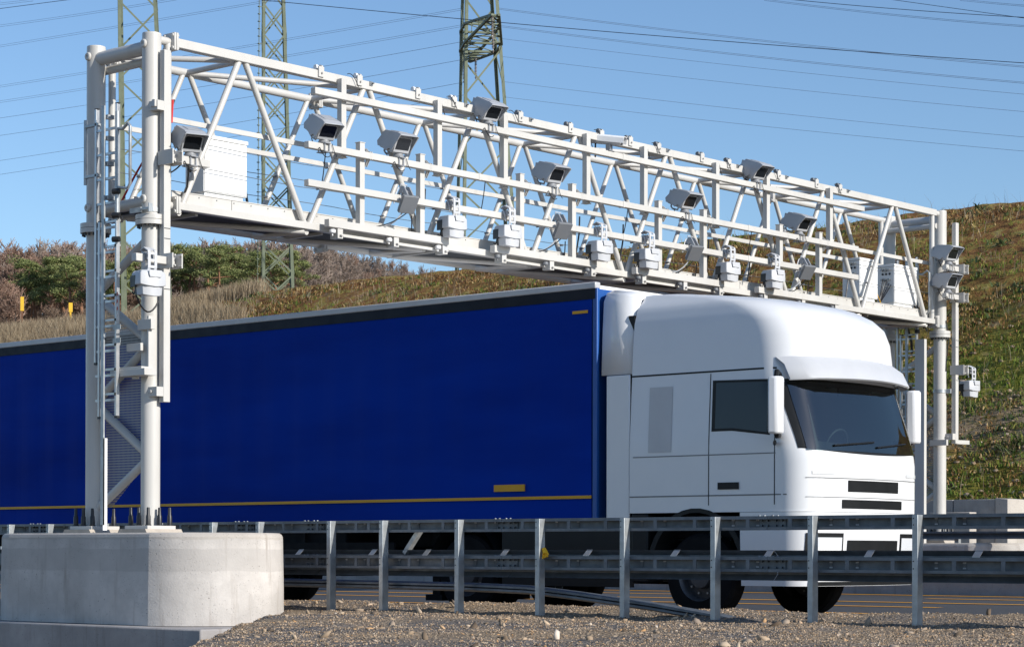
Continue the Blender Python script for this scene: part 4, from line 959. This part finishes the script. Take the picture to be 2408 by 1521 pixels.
for u0, u1 in ((4.16, 4.34), (6.16, 6.34)): patch('fog_lamp', 'head_lamp', u0, u1, .56, .64, .024, BPO, None, 6, 3, front=True)
patch('lower_lip', 'truck_trim', 4.15, 6.35, .405, .45, .020, BPO, None, 24, 1, front=True)
for zs in ((.80, .84),): patch('lamp_strip', 'white_paint', 4.12, 4.60, *zs, .030, BPO, None, 12, 1, front=True)
# wheel arch, step and rear lower corner of the cab
for y0, y1 in ((YA-.005, YA+.34), (YB-.34, YB+.005)):
    m = MB(); N = 18; an = np.linspace(0, PI, N)
    pts = []
    for y in (y0, y1):
        pts += [(FW+.64*math.cos(a), y, .58+.66*math.sin(a)) for a in an]+[(FW+.71*math.cos(a), y, .58+.71*math.sin(a)) for a in an]
    fs = []
    for i in range(N-1):
        fs += [(i, i+1, N+i+1, N+i), (2*N+i, 2*N+i+1, 3*N+i+1, 3*N+i), (i, i+1, 2*N+i+1, 2*N+i), (N+i, N+i+1, 3*N+i+1, 3*N+i)]
    m.add(pts, fs, True); m.build('wheel_arch', 'truck_trim', T)
    MB().box((4.02, y0+.01, .42), (4.27, y1-.01, 1.24)).build('rear_skirt', 'truck_trim', T, bevel=.02)
    MB().box((5.64, y0+.02, .40), (5.9, y1, .47)).build('step', 'grey_trim', T)
MB().box((4.05, YA+.35, .95), (6.2, YB-.35, 1.235)).build('cab_floor', 'chassis', T)
# roof deflector and side fairings closing the gap to the trailer
m = MB(); N = 24
rows = []
for x, zt_, ins in ((4.0, 3.86, .17), (3.8, 3.92, .10), (3.55, 3.95, .06)):
    rows.append([(x, y, z) for y, z in [(YA+ins*.3, 2.9), (YA+ins*.6, 3.4), (YA+ins, zt_-.16), (YA+ins+.06, zt_-.05), (YA+ins+.2, zt_), (YB-ins-.2, zt_), (YB-ins-.06, zt_-.05), (YB-ins, zt_-.16), (YB-ins*.6, 3.4), (YB-ins*.3, 2.9)]])
m.add(sum(rows, []), [(i*10+j, i*10+j+1, (i+1)*10+j+1, (i+1)*10+j) for i in range(2) for j in range(9)], True); o = m.build('roof_deflector', 'truck_white', T); o.modifiers.new('solid', 'SOLIDIFY').thickness = .03
for y, k in ((YA+.01, 0), (YB-.04, 1)): MB().box((3.63, y, 1.15), (3.985, y+.03, 2.89)).build('side_fairing', 'truck_white', T, bevel=.012)
MB().box((3.9, YA+.1, 1.2), (3.99, YB-.1, 3.6)).build('cab_back', 'truck_trim', T)
# mirrors
for s, y in ((-1, YA-.20), (1, YB+.20)):
    m = MB(); m.tube([(6.12, y-s*.25, 2.78), (6.22, y-s*.05, 2.80), (6.24, y, 2.70)], .03, 8); a = m.build('mirror_arm', 'truck_trim', T); m = MB(); m.tube([(6.12, y-s*.25, 2.10), (6.22, y-s*.05, 2.08), (6.24, y, 2.16)], .03, 8); a = m.build('mirror_arm', 'truck_trim', T)
    m = MB(); m.prism([(6.20, -.11), (6.30, -.08), (6.34, 0), (6.30, .08), (6.20, .11)], 2.10, 2.74, lambda u, v, q: (u, y+v, q)); h = m.build('mirror_housing', 'truck_white', T, bevel=.025)
    MB().box((6.192, y-.09, 2.13), (6.198, y+.09, 2.71)).build('mirror_glass', 'dark_glass', h)
MB().tube([(6.10, YA-.02, 2.0), (6.16, YA-.10, 2.02)], .02, 6).build('grab_handle', 'truck_trim', T)

# ------------------------------------------------------------------ pylons and power lines
def pylon(t, xl0, xr0, y0, xl1, xr1, y1, lab, rot=8, panel=2.7, arms=None, dense=False, ladder_=False):
    """legs between picture rows y0 (upper) and y1 (base) at depth t; carried on upward beyond the picture"""
    def cw(x, y): return at(x, y, t)
    b0, b1 = cw((xl1+xr1)/2, y1, ), cw((xl0+xr0)/2, y0); w1 = (xr1-xl1)/FPX*t; w0 = (xr0-xl0)/FPX*t
    zb, zt = b1[2]*0+b0[2]-1.5, b1[2]
    th = thing('pylon', tuple(b0), lab, 'pylon', 'lattice pylons of the power line')
    c_, s_ = math.cos(YAW+R(rot)), math.sin(YAW+R(rot)); ex, ey = np.array([c_, s_, 0]), np.array([-s_, c_, 0])
    def P(i, j, z):
        f = (z-b0[2])/(b1[2]-b0[2]); c = b0*(1-f)+b1*f; ww = w1*(1-f)+w0*f; c[2] = z
        return c+ex*i*ww/2+ey*j*ww/2
    top = zt+7
    for i in (-1, 1):
        for j in (-1, 1):
            m = MB(); p, q = P(i, j, zb), P(i, j, top)
            a = .21
            for d in (ex*-i, ey*-j):      # L section: two thin flanges
                e = d*a/2; n_ = (ey*-j if d is not ey*-j else ex)
                m.bar(p+e, q+e, a if abs(np.dot(d, ex)) > .5 else .03, .03 if abs(np.dot(d, ex)) > .5 else a, tuple(ey))
            m.build('leg', 'lattice', th)
    z = zb; k = 0
    lev = [zb]
    while lev[-1] < top: lev.append(lev[-1]+panel)
    for face, (fa, fb) in (('front', ((-1, -1), (1, -1))), ('back', ((1, 1), (-1, 1))), ('side', ((-1, 1), (-1, -1))), ('side', ((1, -1), (1, 1)))):
        m = MB()
        for n_, (za, zb_) in enumerate(zip(lev[:-1], lev[1:])):
            zb_ = min(zb_, top); zm = za
            A = (P(*fa, za), P(*fb, zb_)) if n_ % 2 == 0 else (P(*fb, za), P(*fa, zb_))
            m.bar(A[0], A[1], .12, .04, tuple(ey if face in ('front', 'back') else ex))
            if dense:
                A = (P(*fb, za+panel*.0), P(*fa, zb_)) if n_ % 2 == 0 else (P(*fa, za), P(*fb, zb_))
                m.bar(A[0]+_f*.05, A[1]+_f*.05, .10, .03, tuple(ey))
        m.build('lattice_face', 'lattice', th)
    if arms:
        za, ln, ux = arms
        # cross-arm pointing to and from the camera: two tapering trusses with hanging insulators
        for s in (-1, 1):
            m = MB(); tip = P(0, 0, za+.55)+ey*s*ln
            for i in (-1, 1):
                for zz in (za, za+1.3): m.bar(P(i, s, zz), tip+ex*i*.22, .16, .14)
                m.bar(P(i, s, za), P(i, s, za+1.3), .09, .05)
            for q in (.25, .5, .75, .97):
                for zz in (za, za+1.3):
                    A, B = P(-1, s, zz)*(1-q)+(tip-ex*.22)*q, P(1, s, zz)*(1-q)+(tip+ex*.22)*q; m.bar(A, B, .12, .06)
                    q2 = max(0, q-.25); m.bar(A, P(1, s, zz)*(1-q2)+(tip+ex*.22)*q2, .10, .05)
                A, B = P(-1, s, za)*(1-q)+(tip-ex*.22)*q, P(-1, s, za+1.3)*(1-q)+(tip-ex*.22)*q; m.bar(A, B, .05, .03)
            arm_ = m.build('cross_arm', 'lattice', th)
            for q in (.97, .5):
                for i in ((-.2,) if q > .9 else (.25,)):
                    p = P(0, s, za)*(1-q)+tip*q+ex*i; m = MB(); prof = []
                    for n_ in range(12): prof += [(.03, -.1*n_-.1), (.10, -.1*n_-.13), (.10, -.1*n_-.15), (.03, -.1*n_-.17)]
                    prof += [(.02, -1.35), (.07, -1.45), (.0, -1.6)]
                    m.lathe(prof, p, (0, 0, 1), 8); m.build('insulator', 'insulator', th)
        for zz in (za, za+1.3, za+4.6):
            m = MB()
            for fa, fb in (((-1, -1), (1, -1)), ((1, -1), (1, 1)), ((1, 1), (-1, 1)), ((-1, 1), (-1, -1))): m.bar(P(*fa, zz), P(*fb, zz), .17, .14)
            m.bar(P(-1, -1, zz), P(1, 1, zz), .06, .05); m.build('ring_beam', 'lattice', th)
    if ladder_:
        m = MB(); p, q = P(-1.30, -1, zb), P(-1.30, -1, top); m.bar(p, q, .05, .05)
        n_ = int((top-zb)/.55)
        for k in range(n_): m.cbox(p+(q-p)*(k/n_), (.16, .16, .06))
        for k in range(0, n_, 5): m.bar(p+(q-p)*(k/n_), P(-1, -1, zb+(top-zb)*k/n_), .03, .03)
        m.build('climbing_rail', 'lattice', th)
    return th
pylon(150, 280, 368, 0, 289, 402, 705, 'tall lattice pylon rising behind the two near gantry legs', 7, 2.7)
pylon(165, 617, 669, 0, 616, 690, 672, 'slim lattice pylon with dense bracing between the near legs and the middle of the gantry', 8, 2.25, dense=True, ladder_=True)
pylon(150, 1089, 1166, 0, 1078, 1210, 640, 'broad lattice pylon with cross-arms and insulators, rightmost of the pylons', 9, 3.3, arms=(float(at(1125, 112, 150)[2]), 7.0, 0))
def line3(pts, t0, t1, rad, mat, lab, grp='power lines in the sky'):
    (x0, y0), (xm, ym), (x1, y1) = [(a*.602, b*.602) for a, b in pts]     # picture positions in full-size pixels
    A = np.array([[1, x, x*x] for x in (x0, xm, x1)]); c = np.linalg.solve(A, [y0, ym, y1])
    xs_ = np.linspace(x0-(60 if x0 < 30 else 0), x1+(80 if x1 > 2300 else 0), 26); p = []
    for x in xs_:
        f = (x-x0)/(x1-x0); t = 1/((1-f)/t0+f/t1); p.append(at(x, c[0]+c[1]*x+c[2]*x*x, t))
    o = MB().tube(p, rad, 5).build('power_line', mat); tag(o, lab, 'power line', grp)
def both(pts, t0, t1, lab, gap=(0, 9)):
    for g, nm in ((0, 'upper'), (gap[1], 'lower')): line3([(x, y+g) for x, y in pts], t0, t1, .010, 'wire', nm+' thin wire of '+lab)
PX = 1812
left = [(((0, 13), (65, 6), (130, -2)), 'the short pair in the top left corner'), (((0, 99), (330, 52), (690, -6)), 'the pair reaching the sky left of the tall near leg'),
        (((0, 178), (430, 107), (1112, -10)), 'the pair that leaves the picture above the slim pylon'), (((0, 335), (870, 194), (PX, 32)), 'the pair meeting the broad pylon above its cross-arm, left side'),
        (((0, 395), (870, 258), (PX, 97)), 'the second pair left of the broad pylon, just below the first')]
for p, lab in left: both(p, 190, 150, lab, (0, 7))
for p, lab in ((((0, 462), (1000, 305), (PX, 163)), 'single thin wire left of the broad pylon at cross-arm height'), (((0, 530), (1000, 375), (PX, 233)), 'single thin wire left of the broad pylon, next below the cross-arm'),
               (((0, 628), (1000, 467), (PX, 322)), 'single thin wire crossing the cameras, last but one on the left'), (((0, 682), (1000, 520), (PX, 372)), 'lowest thin wire on the left, behind the near camera')):
    line3(p, 190, 150, .013, 'wire', lab)
right = [(((1950, 33), (2898, 149), (4000, 259)), 'the pair right of the broad pylon that crosses the dark cable'), (((1955, 101), (2855, 209), (4000, 322)), 'the second pair right of the broad pylon, under the dark cable'),
         (((2985, -2), (3500, 58), (4000, 101)), 'the pair in the top right corner below the dark cables'), (((3750, -2), (3880, 11), (4000, 21)), 'the short pair in the extreme top right corner')]
for p, lab in right: both(p, 150, 120, lab, (0, 5))
for p, lab in ((((1960, 152), (3000, 271), (4000, 369)), 'topmost single thin wire on the right'), (((1962, 222), (3000, 340), (4000, 437)), 'second single thin wire from the top on the right'),
               (((1968, 320), (3000, 439), (4000, 536)), 'last but one single thin wire on the right'), (((1972, 380), (3000, 496), (4000, 591)), 'lowest single thin wire on the right, above the far cameras')):
    line3(p, 150, 120, .009, 'wire', lab)
for p, lab, r_ in ((((1000, -1), (1900, 84), (4000, 247)), 'long dark cable passing in front of the broad pylon', .016), (((0, 35), (130, 18), (285, -2)), 'short dark cable in the top left corner', .013),
               (((3085, -1), (3500, 36), (4000, 69)), 'dark cable crossing the top right corner, the flatter one', .014), (((3478, -1), (3700, 30), (4000, 72)), 'dark cable crossing the top right corner, the steeper one', .012)):
    line3(p, 105, 95, r_, 'dark_wire', lab)

# ------------------------------------------------------------------ stones of the gravel verge
def ico():
    bm = bmesh.new(); bmesh.ops.create_icosphere(bm, subdivisions=1, radius=1); v = np.array([p.co[:] for p in bm.verts]); f = np.array([[q.index for q in p.verts] for p in bm.faces]); bm.free(); return v, f
IV, IF = ico()
def visible_xy(n, dmin, dmax, xlo, xhi):            # random ground spots inside the picture's field of view
    dep = np.sqrt(RNG.uniform(dmin**2, dmax**2, n)); x = RNG.uniform(xlo, xhi, n); lat = (x-CX)/FPX
    return CAM[0]+dep*(_f[0]+lat*_r[0]), CAM[1]+dep*(_f[1]+lat*_r[1])
def stones(n, smin, smax, name, pw=2.4):
    x, y = visible_xy(n, 13.5, 29, -150, 2560); ok = (y < 2.75) & (y > -7.5); x, y = x[ok], y[ok]; n = len(x)
    ins = ((np.abs(y) < .99) & (x > -2.3) & (x < 1.88)) | ((y > -1.17) & (y < 1.02) & (x > -3.3) & (x < 2.29)); ins |= (fbm(x*.9, y*.9, 4, 17) > .07+.10*RNG.random(n)) & (RNG.random(n) < (.8 if n > 5000 else 0)); x, y = x[~ins], y[~ins]; n = len(x)
    s = smin+(smax-smin)*RNG.random(n)**pw; k = len(IV)
    jit = IV[None]*(1+.95*(RNG.random((n, k, 1))-.5)); sc_ = np.stack([s*RNG.uniform(.8, 1.7, n), s*RNG.uniform(.5, 1.0, n), s*RNG.uniform(.25, .65, n)], -1)
    v = jit*sc_[:, None]; a = RNG.uniform(0, 2*PI, n); b = RNG.normal(0, .6, n)
    vz = v.copy(); v[..., 0] = vz[..., 0]*np.cos(b)[:, None]-vz[..., 2]*np.sin(b)[:, None]; v[..., 2] = vz[..., 0]*np.sin(b)[:, None]+vz[..., 2]*np.cos(b)[:, None]
    vz = v.copy(); v[..., 0] = vz[..., 0]*np.cos(a)[:, None]-vz[..., 1]*np.sin(a)[:, None]; v[..., 1] = vz[..., 0]*np.sin(a)[:, None]+vz[..., 1]*np.cos(a)[:, None]
    v += np.stack([x, y, gz(x, y)+s*.15], -1)[:, None]
    f = (IF[None]+(np.arange(n)*k)[:, None, None]).reshape(-1, 3)
    o = raw(name, v.reshape(-1, 3), f, 'stones'); o['kind'] = 'stuff'; return o
tag(stones(130000, .004, .0125, 'gravel', 1.9), 'loose mixed gravel on the verge', 'gravel')
tag(stones(900, .018, .055, 'gravel', 2.8), 'larger stones scattered over the gravel verge', 'stones')

# ------------------------------------------------------------------ plants on the bank
def blades(n, xy, zf, h, wd, lean, name, mat, label, cat, tuft=1, spread=.08, curve=.35):
    x, y = xy; n = len(x); z = zf(x, y)
    x = np.repeat(x, tuft)+RNG.normal(0, spread, n*tuft); y = np.repeat(y, tuft)+RNG.normal(0, spread, n*tuft); z = np.repeat(z, tuft); N = n*tuft
    H = h[0]+(h[1]-h[0])*RNG.random(N); a = RNG.uniform(0, 2*PI, N); le = lean*RNG.random(N)*H; wv = wd*RNG.uniform(.6, 1.3, N)
    dx, dy = np.cos(a)*le, np.sin(a)*le; b = RNG.uniform(0, 2*PI, N); px, py = np.cos(b)*wv/2, np.sin(b)*wv/2
    P = np.stack; base = P([x, y, z-.03], -1); mid = P([x+dx*curve, y+dy*curve, z+H*.6], -1); tip = P([x+dx, y+dy, z+H], -1); o = P([px, py, 0*px], -1)
    v = np.stack([base-o, base+o, mid+o*.8, mid-o*.8, tip+o*.15, tip-o*.15], 1).reshape(-1, 3)
    i = np.arange(N)[:, None]*6; f = np.concatenate([i+np.array([[0, 1, 2, 3]]), i+np.array([[3, 2, 4, 5]])])
    ob = raw(name, v, f, mat); ob['kind'] = 'stuff'; return tag(ob, label, cat)
def bank_xy(n, ylo=21.2, yhi=37.0, dlo=40, dhi=96, xlo=-80, xhi=2500, cond=None):
    X, Y = [], []
    x, y = visible_xy(n*6, dlo, dhi, xlo, xhi); ok = (y > ylo) & (y < yhi)
    if cond is not None: ok &= cond(x, y)
    return x[ok][:n], y[ok][:n]
slope = lambda x, y: x > -41+3*np.sin(y)
def clump(x, y, s=.5, th=0, seed=11): return fbm(x*s, y*s, 3, seed) > th
low = lambda x, y: slope(x, y) & (RNG.random(len(x)) < np.clip(1.3-(y-22)/11, .16, 1)) & clump(x, y, .8, -.06)
blades(0, bank_xy(13000, cond=low), bz, (.03, .11), .028, 1.8, 'bank_grass', 'moss_leaf', 'short green grass and moss on the bank', 'grass', 8, .14)
blades(0, bank_xy(9000, cond=lambda x, y: slope(x, y) & clump(x, y, .5, -.05, 23)), bz, (.02, .075), .03, 2.6, 'brown_growth', 'brown_leaf', 'reddish brown low growth on the bank', 'ground cover', 8, .16)
blades(0, bank_xy(900, cond=slope), bz, (.2, .65), .008, .9, 'dry_stalks', 'dry_stalk', 'thin dry stalks standing on the bank', 'stalks', 3, .12)
blades(0, bank_xy(1500, cond=lambda x, y: slope(x, y) & clump(x, y, .35, .05, 31)), bz, (.08, .24), .012, 2.2, 'dry_tufts', 'dry_grass', 'dry straw tufts on the bank', 'dry grass', 8, .12)
blades(0, bank_xy(420, cond=lambda x, y: slope(x, y) & clump(x, y, .4, -.08, 41)), bz, (.05, .15), .055, 2.6, 'thistle_plants', 'thistle', 'grey green leafy rosettes on the bank', 'plants', 11, .10)
blades(0, bank_xy(500, 34.2, 36.5, cond=slope), bz, (.10, .45), .012, .8, 'crest_stalks', 'dry_stalk', 'dry stalks along the crest of the bank', 'stalks', 4, .15)
left_ = lambda x, y: x < -39+3*np.sin(y)
blades(0, bank_xy(16000, 29, 38.4, 60, 120, -120, 620, cond=left_), bz, (.25, .75), .018, .5, 'dry_meadow', 'dry_grass', 'tall dry brown grass on the bank behind the near legs', 'dry grass', 6, .16)
def bank_stones(n):
    x, y = bank_xy(n, 20.8, 30.5, 38, 70, cond=lambda x, y: slope(x, y) & (RNG.random(len(x)) < np.clip(1.2-(y-21)/8, .1, 1))); n = len(x); k = len(IV)
    s = .02+.07*RNG.random(n)**2.5; v = IV[None]*(1+.6*(RNG.random((n, k, 1))-.5))*np.stack([s, s*.8, s*.55], -1)[:, None]+np.stack([x, y, bz(x, y)+s*.2], -1)[:, None]
    o = raw('bank_stones', v.reshape(-1, 3), (IF[None]+(np.arange(n)*k)[:, None, None]).reshape(-1, 3), 'stones'); o['kind'] = 'stuff'; tag(o, 'small pale stones lying on the lower bank', 'stones')
bank_stones(5000)

# ------------------------------------------------------------------ trees
def branches(seed, h, spread, levels, up=.5, w0=.10, wmin=.02, kids=(6, 6, 5), trunk_frac=.35):
    r = random.Random(seed); trunk = MB(); V = []; F = []
    pts = [Vector((0, 0, -.4))]; d = Vector((r.uniform(-.08, .08), r.uniform(-.08, .08), 1))
    for i in range(6): pts.append(pts[-1]+d*(h*.9/6)); d = (d+Vector((r.uniform(-.18, .18), r.uniform(-.18, .18), 0))).normalized()
    trunk.tube(pts, w0, 7, w0*.18)
    def strip(p, q, wa, wb):
        a = (q-p).cross(Vector((r.uniform(-1, 1), r.uniform(-1, 1), r.uniform(-1, 1)))); 
        if a.length < 1e-5: return
        a.normalize(); o = len(V); V.extend([p-a*wa, p+a*wa, q+a*wb, q-a*wb]); F.append((o, o+1, o+2, o+3))
        b = a.cross(q-p).normalized(); o = len(V); V.extend([p-b*wa, p+b*wa, q+b*wb, q-b*wb]); F.append((o, o+1, o+2, o+3))
    def grow(p, d, ln, lev, wdt):
        q = p
        for s in range(3):
            n = q+d*ln/3; strip(q, n, max(wdt*(1-s*.25), wmin), max(wdt*(1-(s+1)*.25), wmin)); q = n
            d = (d+Vector((r.uniform(-.3, .3), r.uniform(-.3, .3), r.uniform(-.05, .3)))).normalized()
            if lev < levels:
                for k in range(kids[lev]//3+ (1 if r.random() < (kids[lev] % 3)/3 else 0)):
                    e = (d+Vector((r.uniform(-1, 1), r.uniform(-1, 1), r.uniform(-.3, .7)))*.9).normalized(); grow(q, e, ln*r.uniform(.42, .68), lev+1, wdt*.55)
    for k in range(15):
        f = trunk_frac+(1-trunk_frac)*k/14; i = min(5, int(f*6)); p = pts[i]+(pts[i+1]-pts[i])*(f*6-i)
        a = r.uniform(0, 2*PI); e = Vector((math.cos(a), math.sin(a), up+r.uniform(-.2, .5)+f*.6)).normalized()
        grow(p, e, spread*(1.05-f*.6)*r.uniform(.7, 1.15), 0, w0*.42*(1.1-f*.6))
    c = MB(); c.v = [tuple(v) for v in V]; c.f = F; c.sm = [False]*len(F); return trunk, c
def mk_tree(name, cat, bark, crown_mat, seed, h, spread, levels, **kw):
    t = thing(name, (0, 0, 0), 'x', cat); tr, cr = branches(seed, h, spread, levels, **kw)
    tr.build('trunk', bark, t); cr.build('crown', crown_mat, t); return t
def ground_at(px, dep):       # hillside point under picture column px at a given depth
    p = at(px, 700, dep); z = float(hz(np.float64(p[0]), np.float64(p[1]))); return (p[0], p[1], z)
def sky_row(px):              # picture row of the wood's skyline
    return float(np.interp(px, [-60, 0, 100, 200, 330, 480, 560, 620, 700, 780, 850, 920, 980, 1030], [592, 588, 582, 576, 580, 580, 572, 566, 572, 588, 602, 616, 628, 642]))
bare = [mk_tree('bare_tree', 'tree', 'bark_grey', ['twigs_grey', 'twigs_red', 'twigs_grey', 'twigs_red', 'twigs_grey'][i], 40+i, 10, 3.4, 2, kids=(8, 8, 4), wmin=.026, w0=.16) for i in range(5)]
used = set(); rt = random.Random(5)
def spread_tree(protos, i, loc, s, label, group):
    o = protos[i]
    if o.name in used: o = copy_tree(o)
    else: used.add(o.name)
    o.location = loc; o.rotation_euler.z = rt.uniform(0, 6.28); o.scale = (s*rt.uniform(.9, 1.15), s*rt.uniform(.9, 1.15), s); tag(o, label, None, group); return o
for row, (dep, step, dy) in enumerate(((345, 11, 0), (318, 13, 12), (290, 15, 26), (268, 17, 44))):
    px = -70+row*5
    while px < 1035:
        g = ground_at(px, dep); base = g[2]; top = at(px, sky_row(px)+dy+rt.uniform(-7, 12), dep)[2]; hh = top-base
        if hh > 2.2:
            redd = (px < 330 and rt.random() < .75) or rt.random() < .15
            i = rt.choice((1, 3)) if redd else rt.choice((0, 2, 4))
            spread_tree(bare, i, g, hh/10.3, 'bare reddish brown tree in the wood on the hill' if redd else 'bare grey brown tree in the wood on the hill', 'bare reddish trees in the wood' if redd else 'bare grey trees in the wood')
        px += step*rt.uniform(.8, 1.2)
for px, dep in ((-8, 240), (14, 243), (38, 238), (212, 246), (372, 240), (724, 255), (752, 258)):     # a few bare trees in front of the pines
    g = ground_at(px, dep); i = rt.choice((1, 3)) if px < 300 else rt.choice((0, 2)); spread_tree(bare, i, g, rt.uniform(.60, .72), 'bare reddish tree standing among the pines left of the near legs' if px < 300 else 'bare grey tree standing beside the pines under the gantry', 'bare trees beside the pines')
bush = [mk_tree('bare_bush', 'bush', 'bark_grey', 'bush_brown', 60+i, 3.6, 2.3, 2, up=.75, kids=(8, 8, 4), wmin=.022, w0=.07, trunk_frac=.06) for i in range(3)]
for row, (dep, step) in enumerate(((268, 11), (238, 36), (214, 60))):
    px = -60+row*7
    while px < (1010 if row == 0 else 720):
        spread_tree(bush, rt.randrange(3), ground_at(px, dep), rt.uniform(.62, 1.15)*(1 if px < 760 else .7)*(1, .7, .55)[row], 'bare brown bush at the edge of the wood', 'bare bushes at the edge of the wood'); px += step*rt.uniform(.7, 1.3)
def mk_pine(seed, h=7.0):
    r = random.Random(seed); rn = np.random.default_rng(seed); t = thing('pine_tree', (0, 0, 0), 'x', 'tree'); m = MB()
    tips = []
    for k in range(r.choice((1, 2))):
        p = Vector((.25*k, 0, -.4)); d = Vector((r.uniform(-.15, .15)+.2*k, r.uniform(-.15, .15), 1)).normalized(); pts = [p]
        for i in range(7): pts.append(pts[-1]+d*h*.125); d = (d+Vector((r.uniform(-.2, .2), r.uniform(-.2, .2), .12))).normalized()
        m.tube(pts, .16, 8, .05)
        for i in range(4, 8):
            for q in range(3):
                a = r.uniform(0, 6.28); L_ = r.uniform(.7, 1.9)*(1.15-(i-3)*.13); e = pts[i]+Vector((math.cos(a)*L_, math.sin(a)*L_, r.uniform(.0, .7))); m.tube([pts[i], (pts[i]+e)/2+Vector((0, 0, r.uniform(-.1, .2))), e], .05, 5, .02)
                tips += [e, (pts[i]+e)/2+Vector((0, 0, .25))] if i > 4 else [e]
        tips += [pts[-1]+Vector((0, 0, .3)), pts[-2]]
        for q in range(3): a = r.uniform(0, 6.28); m.tube([pts[2], pts[2]+Vector((math.cos(a)*.8, math.sin(a)*.8, r.uniform(-.2, .3)))], .03, 5, .01)
    m.build('trunk', 'bark_pine', t); V = []; F = []
    C = np.array([tuple(p) for p in tips]); n = 230
    cc = np.repeat(C, n, 0); dirs = rn.normal(size=(len(cc), 3)); dirs /= np.linalg.norm(dirs, axis=1)[:, None]; rad = np.repeat(rn.uniform(.35, .72, len(C)), n)*rn.random(len(cc))**.45
    p = cc+dirs*rad[:, None]*np.array([1.05, 1.05, .62]); a = rn.normal(size=p.shape); a /= np.linalg.norm(a, axis=1)[:, None]; b = np.cross(a, dirs); b /= np.linalg.norm(b, axis=1)[:, None]+1e-6
    s = rn.uniform(.04, .095, (len(p), 1)); v = np.stack([p-a*s, p+b*s*.5, p+a*s, p-b*s*.5], 1).reshape(-1, 3); f = np.arange(len(v)).reshape(-1, 4)
    c = raw('crown', v, f, 'pine_needles'); c.parent = t; return t
pines = [mk_pine(70+i) for i in range(4)]
pl = [(62, 622, 736, .9), (84, 607, 734, 1.0), (110, 616, 735, .85), (140, 602, 736, 1.0), (165, 606, 736, 1.0), (190, 596, 732, 1.05), (248, 606, 726, .95), (272, 612, 724, .95), (305, 600, 722, 1.0), (330, 606, 720, .95),
      (412, 588, 700, .95), (436, 576, 700, 1.0), (462, 584, 700, .95), (492, 580, 698, 1.0), (520, 586, 696, 1.0), (546, 578, 694, 1.0), (574, 590, 692, 1.0), (604, 586, 690, 1.0), (634, 594, 688, 1.0), (664, 588, 686, 1.0), (690, 600, 684, .9)]
for i, (px, yt, yb, ws) in enumerate(pl):
    dep = 250+rt.uniform(-12, 10); g = ground_at(px, dep); hh = at(px, yt, dep)[2]-g[2]; o = spread_tree(pines, i % 4, g, hh/6.5, 'green pine with bare orange trunk left of the near gantry legs' if px < 220 else ('green pine seen between or just behind the near gantry legs' if px < 380 else 'green pine on the rise behind the trailer, under the gantry'),
        'pines left of the near legs' if px < 220 else ('pines behind the near legs' if px < 380 else 'pines under the gantry beam')); o.scale.x *= 1.05*ws; o.scale.y *= 1.05*ws
# yellow marker posts in the dry grass
for px, y0, y1, wd, lab in ((52, 698, 731, 8, 'weathered yellow marker post leaning in the dry grass, leftmost of the two'), (166, 712, 734, 9, 'clean yellow marker sign in the dry grass, nearer the ladder')):
    dep = 120; p0, p1 = at(px, y1, dep), at(px, y0, dep); gzz = float(hz(np.float64(p0[0]), np.float64(p0[1]))); s = wd/FPX*dep
    t = thing('marker_post', (p0[0], p0[1], gzz), lab, 'marker post', 'yellow marker posts'); m = MB(); rot = Matrix.Rotation(YAW+.25, 3, 'Z')
    m.cbox((p0[0], p0[1], (p0[2]+p1[2])/2), (s, s*.6, p1[2]-p0[2]), rot).build('sign_panel', 'yellow_post', t)
    MB().cbox((p0[0], p0[1], (gzz+p0[2])/2-.1), (s*.45, s*.4, p0[2]-gzz+.2), rot).build('stake', 'rust' if px < 100 else 'yellow_post', t)
